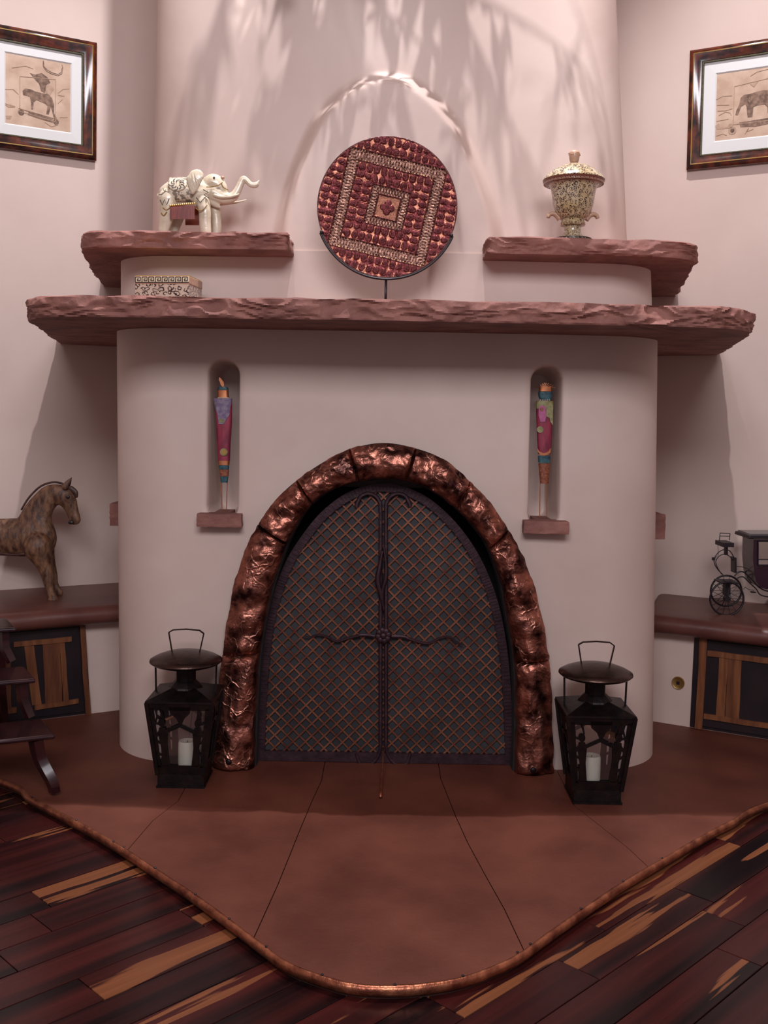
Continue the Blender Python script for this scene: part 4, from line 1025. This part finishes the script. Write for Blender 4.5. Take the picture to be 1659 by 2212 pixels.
totem(330, 740, [('body', 'magenta', [(612, 668, 860), (700, 680, 862), (900, 690, 858), (1100, 700, 845), (1280, 708, 838)], .014),
    ('shoulder_patch', 'violet', [(606, 664, 862), (640, 665, 862), (700, 676, 858), (760, 690, 850)], .0155),
    ('cap', 'teal', [(480, 722, 805), (490, 712, 818), (515, 706, 824)], .013), ('head', 'copper', [(518, 705, 822), (560, 707, 824), (600, 704, 828)], .012),
    ('gold_band', 'copper', [(1282, 708, 836), (1330, 716, 832)], .0135), ('blue_band', 'teal', [(1335, 718, 830), (1375, 722, 828)], .0125),
    ('lower_body', 'rust', [(1378, 724, 828), (1450, 732, 824)], .012), ('base_cup', 'teal', [(1455, 734, 822), (1520, 742, 812)], .0115)],
    [((742, 1500), (752, 1815)), ((810, 1500), (800, 1820))],
    [('flame', 'copper', [('poly', [(722, 375), (745, 395), (770, 430), (776, 465), (762, 484), (738, 462), (730, 430), (718, 405)], 0)]),
     ('sash', 'violet', [('poly', [(690, 700), (840, 690), (835, 780), (790, 850), (770, 885), (715, 885), (705, 800)], .017)]),
     ('sash_trim', 'olive', [('poly', [(720, 830), (770, 830), (768, 870), (722, 868)], .0185)]),
     ('round_boss', 'olive', [('poly', circ(772, 1190, 42), .018)]), ('round_boss', 'brass', [('poly', circ(772, 1190, 32), .0195)]),
     ('bead_collar', 'ivory', [('poly', circ(712+k_*15, 600, 5, 8), .0165) for k_ in range(8)])],
    'totem figure with a single copper flame on its head, in the left wall niche')
totem(1050, 760, [('body', 'magenta', [(570, 545, 730), (700, 545, 725), (850, 552, 718), (1000, 558, 710), (1110, 566, 700)], .014),
    ('shoulder_patch', 'olive', [(535, 545, 728), (560, 542, 732), (620, 543, 730)], .0155),
    ('head', 'teal', [(432, 568, 718), (460, 566, 722), (505, 575, 712), (530, 598, 690)], .014), ('crown', 'copper', [(376, 572, 718), (400, 576, 714), (430, 572, 716)], .013),
    ('blue_band', 'teal', [(1130, 566, 698), (1165, 566, 697), (1205, 568, 694)], .0135), ('lower_body', 'rust', [(1212, 570, 694), (1300, 576, 686), (1430, 588, 676)], .0125)],
    [((588, 1420), (582, 1800)), ((658, 1420), (662, 1800))],
    [('crown_spike', 'copper', [('wire', [(575+8*k_, 385), (545+k_*23, 400-abs(4.5-abs(k_-4.5))*0-65*math.sin(PI*(k_+.5)/10))], .0) for k_ in range(10)]),
     ('green_patch', 'olive', [('poly', [(655, 590), (728, 580), (725, 800), (700, 760), (690, 720), (655, 700)], .0165), ('poly', circ(588, 845, 36), .0165)]),
     ('pink_patch', mat('pink_enamel', (.36, .07, .20), (.46, .12, .25), 60, rough=.35), [('poly', [(575, 600), (610, 580), (645, 600), (655, 700), (640, 760), (590, 760), (570, 690)], .0168)]),
     ('eye_dot', 'rust', [('poly', circ(605, 625, 20), .018)]),
     ('crescent', 'copper', [('poly', [(556, 1040), (575, 1078), (610, 1098), (640, 1102), (680, 1080), (704, 1045), (700, 1095), (665, 1122), (630, 1128), (590, 1120), (562, 1085)], .0175)]),
     ('bead_collar', 'ivory', [('poly', circ(590+k_*20, 524, 6, 8), .0165) for k_ in range(6)])],
    'totem figure with a spiky copper crown and blue head, in the right wall niche')
# ------------------------------------------------------------------ lanterns
def lantern(px_, py_, label, label_c, flip):
    base = onz(px_, py_, 0.0); y0 = base.y
    c = base+Vector((0, .085, .0003)); 
    o = thing('lantern', label, 'lantern', c)
    def W(x, y, z): return c+Vector((x*flip, y, z))
    hb, ht = .078, .110; zb, ztp = .050, .298
    b = MB()
    b.box(c+Vector((0, 0, .024)), (2*hb, 2*hb, .048), taper=1.0); b.box(c+Vector((0, 0, .004)), (2*hb+.008, 2*hb+.008, .008)); obj('plinth', b, 'lantern', o)
    b = MB(); b.box(c+Vector((0, 0, .053)), (2*hb-.004, 2*hb-.004, .006)); obj('tray', b, 'lantern', o)
    def hw(z): return hb+(ht-hb)*(z-.045)/(.298-.045)
    for sx in (-1, 1):
        for sy in (-1, 1):
            b = MB(); b.bar(c+Vector((sx*hw(.045), sy*hw(.045), .045)), c+Vector((sx*hw(.298), sy*hw(.298), .298)), .013, .013); obj('corner_post', b, 'lantern', o)
    for s_ in range(4):
        R_ = Matrix.Rotation(s_*PI/2, 3, 'Z')
        def Q(u, z, off=0): h = hw(z); return c+R_ @ Vector((u*h, -h+off, z))
        b = MB()
        b.prism([Q(-1, .045), Q(1, .045), Q(1, .078), Q(-1, .078)], R_ @ Vector((0, .003, 0)))
        b.prism([Q(-1, .272), Q(1, .272), Q(1, .300), Q(-1, .300)], R_ @ Vector((0, .003, 0)))
        for sg in (-1, 1): b.prism([Q(sg, .07), Q(sg*.80, .07), Q(sg*.80, .28), Q(sg, .28)], R_ @ Vector((0, .003, 0)))
        pn = obj('side_panel', b, 'lantern', o)
        # cut-out figures: two standing people joining raised arms, and a lintel branch
        b = MB()
        for sg in (-1, 1):
            x0 = .60*sg
            b.prism([Q(x0-.15, .075), Q(x0+.15, .075), Q(x0+.11, .14), Q(x0+.16, .19), Q(x0+.10, .212), Q(x0-.10, .212), Q(x0-.16, .19), Q(x0-.11, .14)], R_ @ Vector((0, .0035, 0)))
            hd = [Q(x0+.115*math.cos(t*PI/7), .228+.0155*math.sin(t*PI/7)) for t in range(14)]; b.prism(hd, R_ @ Vector((0, .0035, 0)))
            b.prism([Q(x0+.06*sg*-1, .240), Q(x0+.1, .240), Q(x0+.05, .275), Q(x0-.04, .275)], R_ @ Vector((0, .0035, 0)))
            b.bar(Q(x0-sg*.1, .196, .0018), Q(0, .220, .0018), .012, .0035, up=R_ @ Vector((0, 1, 0)))
            b.bar(Q(x0+sg*.1, .196, .0018), Q(sg*.85, .180, .0018), .011, .0035, up=R_ @ Vector((0, 1, 0)))
            b.bar(Q(sg*.85, .165, .0018), Q(x0, .15, .0018), .008, .0035, up=R_ @ Vector((0, 1, 0)))
            b.bar(Q(sg*.85, .228, .0018), Q(x0, .222, .0018), .007, .0035, up=R_ @ Vector((0, 1, 0)))
            b.bar(Q(sg*.85, .12, .0018), Q(x0, .11, .0018), .008, .0035, up=R_ @ Vector((0, 1, 0)))
        b.prism([Q(-.30, .262), Q(-.12, .245), Q(.02, .214), Q(.16, .245), Q(.32, .262), Q(.34, .285), Q(-.32, .285)], R_ @ Vector((0, .0035, 0)))
        obj('cutout_figures', b, 'lantern', pn)
        if s_ in (0, 1, 3):
            b = MB(); b.prism([Q(-.9, .06, .006), Q(.9, .06, .006), Q(.9, .29, .006), Q(-.9, .29, .006)], R_ @ Vector((0, .0015, 0))); obj('glass_pane', b, 'glass', pn)
    # stepped roof with chimney
    b = MB(); h0 = ht+.004
    vs = []
    for hh, z in ((h0, .296), (h0, .303), (.040, .330), (.034, .330)):
        for sx, sy in ((-1, -1), (1, -1), (1, 1), (-1, 1)): vs.append(c+Vector((sx*hh, sy*hh, z)))
    fs = [tuple(range(4)), tuple(range(12, 16))]
    for i in range(3):
        for j in range(4): fs.append((i*4+j, i*4+(j+1) % 4, (i+1)*4+(j+1) % 4, (i+1)*4+j))
    b.add(vs, fs); obj('roof', b, 'lantern', o)
    b = MB(); b.lathe([(.062, .318), (.055, .330), (.040, .345), (.034, .350), (.034, .395), (.038, .398)], c, 10); obj('chimney', b, 'lantern', o)
    b = MB(); b.lathe([(.006, .392), (.05, .394), (.09, .400), (.115, .408), (.1235, .415), (.1225, .420), (.105, .430), (.075, .441), (.045, .448), (.015, .451), (.001, .4515)], c, 48); obj('dome_cap', b, 'lantern_dome', o, angle=60)
    for sx in (-1, 1):
        b = MB(); b.bar(c+Vector((sx*.102, 0, .300)), c+Vector((sx*.105, 0, .418)), .006, .004); obj('strap', b, 'lantern', o)
    b = MB(); pts = [(-.048, .443), (-.060, .512), (-.045, .521), (0, .524), (.045, .521), (.060, .510), (.046, .443)]
    for p, q in zip(pts[:-1], pts[1:]): b.bar(c+Vector((p[0], 0, p[1])), c+Vector((q[0], 0, q[1])), .004, .008)
    obj('handle', b, 'lantern_dome', o)
    cc = c+Vector((.006*flip, 0, .0565))
    cn = thing('pillar_candle', label_c, 'candle', cc)
    obj('wax', MB().lathe([(.001, 0), (.030, 0), (.0305, .004), (.030, .075), (.028, .081), (.024, .0815), (.020, .078), (.010, .074), (.001, .073)], cc, 28), 'candle', cn, angle=60)
    obj('wick', MB().tube([cc+Vector((0, 0, .072)), cc+Vector((.001, 0, .082))], .0012, 6), 'wick', cn)
lantern(389, 1704, 'dark metal lantern with domed cap standing left of the copper arch', 'cream pillar candle inside the lantern left of the copper arch', 1)
lantern(1291, 1739, 'dark metal lantern with domed cap standing right of the copper arch', 'cream pillar candle inside the lantern right of the copper arch', -1)
# ------------------------------------------------------------------ horse
YH = .72; H = Z(0, 1020, 7.375)
hb_ = at(115, 1303, YH); hb_.z = .466
ho = thing('horse_statue', 'weathered brown carved horse with arched neck standing on the left bench', 'statue', hb_)
b = MB()
limb(b, [H(-1250, 1000, 200), H(-1150, 980, 280), H(-850, 1010, 300), H(-450, 1030, 290), H(0, 1035, 300), H(350, 1040, 310), H(560, 1040, 300), H(680, 1060, 190)], YH, ys=.72)
limb(b, [H(520, 960, 330), H(560, 800, 285), H(610, 640, 235), H(690, 500, 200), H(800, 385, 185), H(880, 350, 165)], YH, ys=.5)
limb(b, [H(660, 1180, 200), H(700, 1050, 205), H(640, 850, 200)], YH, ys=.8)
limb(b, [H(900, 350, 165), H(1010, 385, 160), H(1090, 470, 140), H(1140, 590, 108), H(1180, 700, 96), H(1195, 750, 95)], YH, ys=.62)
limb(b, [H(600, 1180, 240, -.05), H(690, 1400, 150, -.05), H(740, 1560, 108, -.05), H(770, 1680, 96, -.05), H(800, 1820, 76, -.05), H(840, 1950, 70, -.05), H(845, 2010, 92, -.05)], YH, ys=.8)
limb(b, [H(660, 1180, 220, .05), H(740, 1400, 140, .05), H(800, 1560, 100, .05), H(830, 1680, 90, .05), H(860, 1820, 72, .05), H(920, 1915, 66, .05), H(950, 1955, 60, .05)], YH, ys=.8)
limb(b, [H(-1050, 1100, 270, -.05), H(-1000, 1400, 170, -.05), H(-1080, 1600, 110, -.05), H(-1040, 1850, 80, -.05), H(-1010, 2030, 95, -.05)], YH, ys=.7)
limb(b, [H(-1000, 1100, 260, .05), H(-920, 1400, 160, .05), H(-980, 1600, 100, .05), H(-950, 1800, 76, .05), H(-920, 1960, 90, .05)], YH, ys=.7)
obj('body', b, 'horse', ho, mods=rem(.0055, 4))
for dy, dxx in ((-.022, 0), (.018, 30)):
    b = MB(); limb(b, [H(1035+dxx, 230, 50, dy), H(1070+dxx, 165, 36, dy), H(1120+dxx*.6, 95, 8, dy)], YH, 10, ys=.6); obj('ear', b, 'horse_dark' if dxx else 'horse', ho, smooth=True)
b = MB(); P_ = [at(*H(*p)[:2], YH) for p in spline([(340, 600), (450, 420), (600, 260), (720, 190), (850, 160), (960, 172), (1020, 200)], 40)]
b.tube(P_, .0045, 8, ry=.005); obj('mane_ridge', b, 'horse_dark', ho, smooth=True)
b = MB(); limb(b, [H(1130, 265, 50), H(1200, 320, 42), H(1215, 380, 30)], YH, 10, ys=.6); obj('forelock', b, 'horse_dark', ho, smooth=True)
b = MB(); b.sph(at(*H(1080, 395)[:2], YH-.047), .0085, 12, (1, .6, .9)); obj('eye', b, 'key_dark', ho, smooth=True)
b = MB(); cE = at(*H(1080, 395)[:2], YH-.047); b.tube([cE+Vector((.014*math.cos(t), -.002, .013*math.sin(t))) for t in [i*PI/8 for i in range(16)]], .0022, 6, closed=True); obj('eye_rim', b, 'horse', ho, smooth=True)
b = MB(); b.sph(at(*H(1130, 800)[:2], YH-.03), .011, 10, (1.2, .5, .8)); obj('mouth', b, 'key_dark', ho, smooth=True)
b = MB()
limb(b, [H(-20, 1290, 14), H(200, 1312, 14), H(400, 1300, 14)], YH-.075, 8, ys=.6); obj('girth_strap', b, 'horse_dark', ho, smooth=True)
# ------------------------------------------------------------------ carriage model
YC = .60; K = Z(1500, 1130, 10.06)
cc_ = at(1571, 1332, YC); cc_.z = .466
cg = thing('carriage_model', 'small black model carriage with spoked wheels standing on the right bench', 'model', cc_)
def wheel(cx, cy, r, y, nm='wheel'):
    c = at(*K(cx, cy)[:2], y); R_ = r/10.06*mpp(y)
    b = MB(); b.tube([c+Vector((R_*math.cos(t*PI/20), 0, R_*math.sin(t*PI/20))) for t in range(40)], .0042, 8, ry=.006, closed=True, yaxis=(0, 1, 0)); wo = obj(nm, b, 'black', cg, smooth=True)
    for k_ in range(14):
        a = k_*2*PI/14; nb = MB(); nb.tube([c+Vector((.010*math.cos(a), 0, .010*math.sin(a))), c+Vector((R_*math.cos(a), 0, R_*math.sin(a)))], .0011, 5); obj('spoke', nb, 'black', wo)
    nb = MB(); nb.tube([c+Vector((0, -.012, 0)), c+Vector((0, .012, 0))], .013, 14); obj('hub', nb, 'black', wo, smooth=True, angle=40)
    return c, R_
c1, R1 = wheel(705, 1640, 365, YC); c2, R2 = wheel(690, 1470, 335, YC+.15)
b = MB(); b.tube([c1, c2], .004, 8); obj('axle', b, 'black', cg)
wheel(2350, 1620, 460, YC, 'wheel'); wheel(2330, 1470, 430, YC+.15, 'wheel')
yy = YC+.075
def pt(pts, r, nm, y=yy, n=40, ry=None, m_='black'):
    b = MB(); b.tube([at(*K(*p)[:2], y) for p in spline(pts, n)], r, 8, ry=ry or r); return obj(nm, b, m_, cg, smooth=True)
for y_ in (yy-.05, yy+.05):
    pt([(620, 1120), (520, 1020), (445, 900), (430, 780), (520, 640), (650, 575), (760, 600), (830, 690), (860, 760)], .0021, 'seat_loop', y_)
pt([(590, 1110), (500, 960), (465, 830), (540, 720), (650, 675), (760, 720), (830, 810)], .0018, 'seat_loop')
b = MB(); b.bar(at(*K(852, 735)[:2], yy), at(*K(855, 1065)[:2], yy), .0085, .05); obj('dash_board', b, 'black', cg)
b = MB(); b.bar(at(*K(685, 500)[:2], yy), at(*K(685, 690)[:2], yy), .011, .02); obj('seat_post', b, 'black', cg)
b = MB(); b.box(at(*K(655, 445)[:2], yy), (.047, .10, .018)); obj('driver_seat', b, 'black', cg)
b = MB(); 
for y_ in (yy-.045, yy+.045):
    b.tube([at(*K(545, 370)[:2], y_), at(*K(560, 215)[:2], y_)], .0017, 6); b.tube([at(*K(765, 370)[:2], y_), at(*K(775, 225)[:2], y_)], .0017, 6); b.tube([at(*K(560, 215)[:2], y_), at(*K(775, 225)[:2], y_)], .0017, 6); b.tube([at(*K(550, 280)[:2], y_), at(*K(770, 285)[:2], y_)], .0015, 6)
b.tube([at(*K(560, 215)[:2], yy-.045), at(*K(560, 215)[:2], yy+.045)], .0017, 6); obj('seat_rail', b, 'black', cg)
b = MB(); b.box(at(*K(415, 775)[:2], yy-.05), (.011, .011, .012)); b.tube([at(*K(440, 775)[:2], yy-.05), at(*K(520, 700)[:2], yy-.05), at(*K(512, 470)[:2], yy-.05)], .001, 6); obj('lamp', b, 'black', cg)
for y_ in (yy-.055, yy+.055):
    pt([(870, 1150), (960, 1065), (1060, 1060), (1150, 1130), (1280, 1260), (1400, 1390), (1600, 1480), (2000, 1500), (2400, 1380)], .003, 'frame_rail', y_)
    pt([(930, 1200), (1000, 1170), (1080, 1180), (1200, 1300), (1340, 1430), (1440, 1560), (1700, 1610), (2300, 1620)], .0026, 'frame_rail', y_)
pt([(870, 940), (1050, 955), (1180, 1010), (1290, 1110)], .0012, 'reins')
b = MB(); b.box(at(*K(700, 1270)[:2], yy), (.075, .10, .006)); b.bar(at(*K(700, 1240)[:2], yy), at(*K(700, 1560)[:2], yy), .020, .04); obj('turntable', b, 'black', cg)
b = MB(); b.box(at(*K(1275, 1500)[:2], yy-.05), (.018, .02, .004)); b.tube([at(*K(*p)[:2], yy-.05) for p in ((1065, 1440), (1100, 1390), (1190, 1450), (1300, 1460))], .0013, 6); obj('step', b, 'black', cg)
side = [(1285, 350), (1275, 800), (1300, 1100), (1345, 1280), (1440, 1400), (1560, 1440), (1900, 1440), (2050, 1380), (2150, 1250), (2190, 1000), (2200, 350)]
win = [(1395, 410), (1395, 880), (1700, 880), (1700, 410)]
b = MB(); K3 = lambda p, y: at(*K(*p)[:2], y)
for y_ in (YC+.01, YC+.14):
    ya = y_
    for poly_ in ([(1285, 350), (1275, 800), (1285, 900), (1395, 900), (1395, 350)], [(1395, 350), (1395, 410), (2200, 410), (2200, 350)], [(1700, 410), (1700, 900), (2195, 900), (2200, 410)],
                  [(1285, 900), (1300, 1100), (1345, 1280), (1440, 1400), (1560, 1440), (1900, 1440), (2050, 1380), (2150, 1250), (2195, 900)]):
        b.prism([K3(p, ya) for p in poly_], (0, .004, 0))
pr2 = [K3(p, YC+.012) for p in side[:8]+side[8:]]
for a, c in zip(pr2[:-1], pr2[1:]): b.prism([a, c, c+Vector((0, .13, 0)), a+Vector((0, .13, 0))], (0, 0, .002))
cbn = obj('cabin', b, 'carriage', cg)
for poly_ in ([(1385, 400), (1385, 925)], [(1385, 400), (1710, 400)], [(1385, 925), (1710, 925)], [(1385, 790), (1710, 790)]):
    b = MB(); b.bar(K3(poly_[0], YC+.006), K3(poly_[1], YC+.006), .004, .004); obj('window_trim', b, 'black', cbn)
b = MB(); p0 = K3((1180, 300), YC-.01); p1 = K3((2300, 300), YC-.01)
b.prism([K3((1180, 345), YC-.01), K3((2300, 345), YC-.01), K3((2310, 270), YC-.01), K3((1200, 270), YC-.01)], (0, .175, 0)); obj('roof', b, 'black', cg, mods=(('BEVEL', dict(width=.003, segments=2)),))
b = MB(); b.prism([K3((1205, 268), YC+.0), K3((2290, 268), YC), K3((2270, 235), YC), K3((1225, 235), YC)], (0, .15, 0)); obj('roof_panel', b, mat('roof_grey', (.10, .09, .09), rough=.3), cg)
# ------------------------------------------------------------------ step stool (left edge)
S0 = onz(118, 1719, 0.0)
ss = thing('step_stool', 'glossy dark mahogany step stool with three treads at the left edge', 'step stool', S0)
D = Vector((-math.cos(math.radians(24)), -math.sin(math.radians(24)), 0)); Bk = Vector((D.y, -D.x, 0)); Bk = Vector((-.42, .907, 0))
tr = [((120, 1597), .0, 3.37), ((78, 1476), .15, 3.55), ((37, 1365), .30, 3.75)]
zz = [.188, .330, .462]
for (p, off, d), z_ in zip(tr, zz):
    q = onz(*p, z_)
    a = q; e = q+D*.46
    b = MB(); dp = .20
    b.prism([a, e, e+Bk*dp, a+Bk*dp+D*.02], (0, 0, .016)); t = obj('tread', b, 'mahogany', ss, mods=(('BEVEL', dict(width=.007, segments=3)),))
    # legs below each tread (splayed, curved)
for kx in (0, .34):
    b = MB(); q = onz(*tr[0][0], zz[0])+D*(.06+kx); f0 = S0+D*kx
    pts = [q+Bk*.02, q+Bk*.03-D*.015-Vector((0, 0, .07)), f0+Bk*.0+D*.01+Vector((0, 0, .05)), f0+Vector((0, 0, .012))]
    pp = [Vector(p) for p in spline([tuple(p) for p in pts], 14)]
    b.tube(pp, [.026-.006*i/13 for i in range(14)], 4, ry=.016); obj('leg', b, 'mahogany', ss, smooth=True, angle=40)
    for n_, (pa, za, zb_) in enumerate(((tr[1][0], zz[1], zz[0]), (tr[2][0], zz[2], zz[1]))):
        q = onz(*pa, za)+D*(.045+kx)+Bk*.03; b = MB()
        b.tube([q, q-Vector((0, 0, .06))-D*.004, q-Vector((0, 0, za-zb_-.02))-D*.028-Bk*.01], [.022, .02, .018], 4, ry=.013); obj('riser_leg', b, 'mahogany', ss, smooth=True, angle=40)
    b = MB(); q = onz(*tr[2][0], zz[2])+D*(.05+kx)+Bk*.17
    b.tube([q, Vector((q.x, q.y, .20))-D*.01+Bk*.03, Vector((q.x, q.y, .006))-D*.03+Bk*.07], [.022, .02, .018], 4, ry=.014); obj('rear_leg', b, 'mahogany', ss, smooth=True, angle=40)
# ------------------------------------------------------------------ hanging branches above the frame (cast the leaf shadows)
br = thing('hanging_branches', 'leafy hanging branches above the frame whose shadows fall on the chimney', 'branches', (0, .0, 4.99))
rr = random.Random(5)
specs = [(-.10, 3.25), (-.02, 3.30), (.10, 3.34), (-.52, 3.25), (-.26, 3.3), (-.46, 2.95), (-.36, 3.2), (-.30, 3.15), (-.21, 3.05), (-.15, 3.2), (-.50, 3.02), (-.44, 3.16), (-.40, 2.98), (-.33, 3.10), (-.28, 3.0), (-.24, 3.14), (-.18, 2.96), (-.13, 3.08), (-.06, 2.92), (-.02, 3.05), (.05, 2.90), (.10, 3.06), (.17, 2.98), (.50, 3.05), (.58, 2.88)]
for k_, (x, zend) in enumerate(specs):
    thin = x > .3 or k_ in (18, 20)
    y = rr.uniform(-.06, .05); p = Vector((x+rr.uniform(-.05, .05), y, 3.95)); pts = [p]; d = Vector((rr.uniform(-.15, .15), 0, -1))
    while p.z > zend:
        d = (d+Vector((rr.uniform(-.28, .28), rr.uniform(-.10, .10), 0))); d.y *= .5; d.normalize(); p = p+d*.11; pts.append(p)
    P_ = [Vector(q) for q in spline([tuple(q) for q in pts], 30)]
    b = MB(); b.tube(P_, [.0045-.003*i/29 for i in range(30)], 6); tw = obj('twig', b, 'twig', br, smooth=True)
    b = MB()
    for i in range(5, 30):
        if thin and i % 5: continue
        for h_ in range(1 if thin else 2):
            if rr.random() < .22: continue
            q = P_[i]; L_ = rr.uniform(.06, .14); dd = Vector((rr.uniform(-.55, .55), rr.uniform(-.5, .3), -1)).normalized(); sd = dd.cross(Vector((0, 1, 0))).normalized()
            wv = L_*rr.uniform(.09, .18); e = q+dd*L_
            b.add([q, q+dd*L_*.4+sd*wv, e, q+dd*L_*.4-sd*wv, q+dd*L_*.4+Vector((0, -.004, 0))], [(0, 1, 4), (1, 2, 4), (2, 3, 4), (3, 0, 4)])
    if b.v:
        lo = obj('leaf_cluster', b, 'leaf', tw); lo['kind'] = 'stuff'
b = MB(); b.box((0, 0, 3.97), (1.3, .03, .03)); b.tube([(-.6, 0, 3.97), (-.6, 0, 4.99)], .006, 8); b.tube([(.6, 0, 3.97), (.6, 0, 4.99)], .006, 8); obj('hanging_rod', b, 'twig', br)
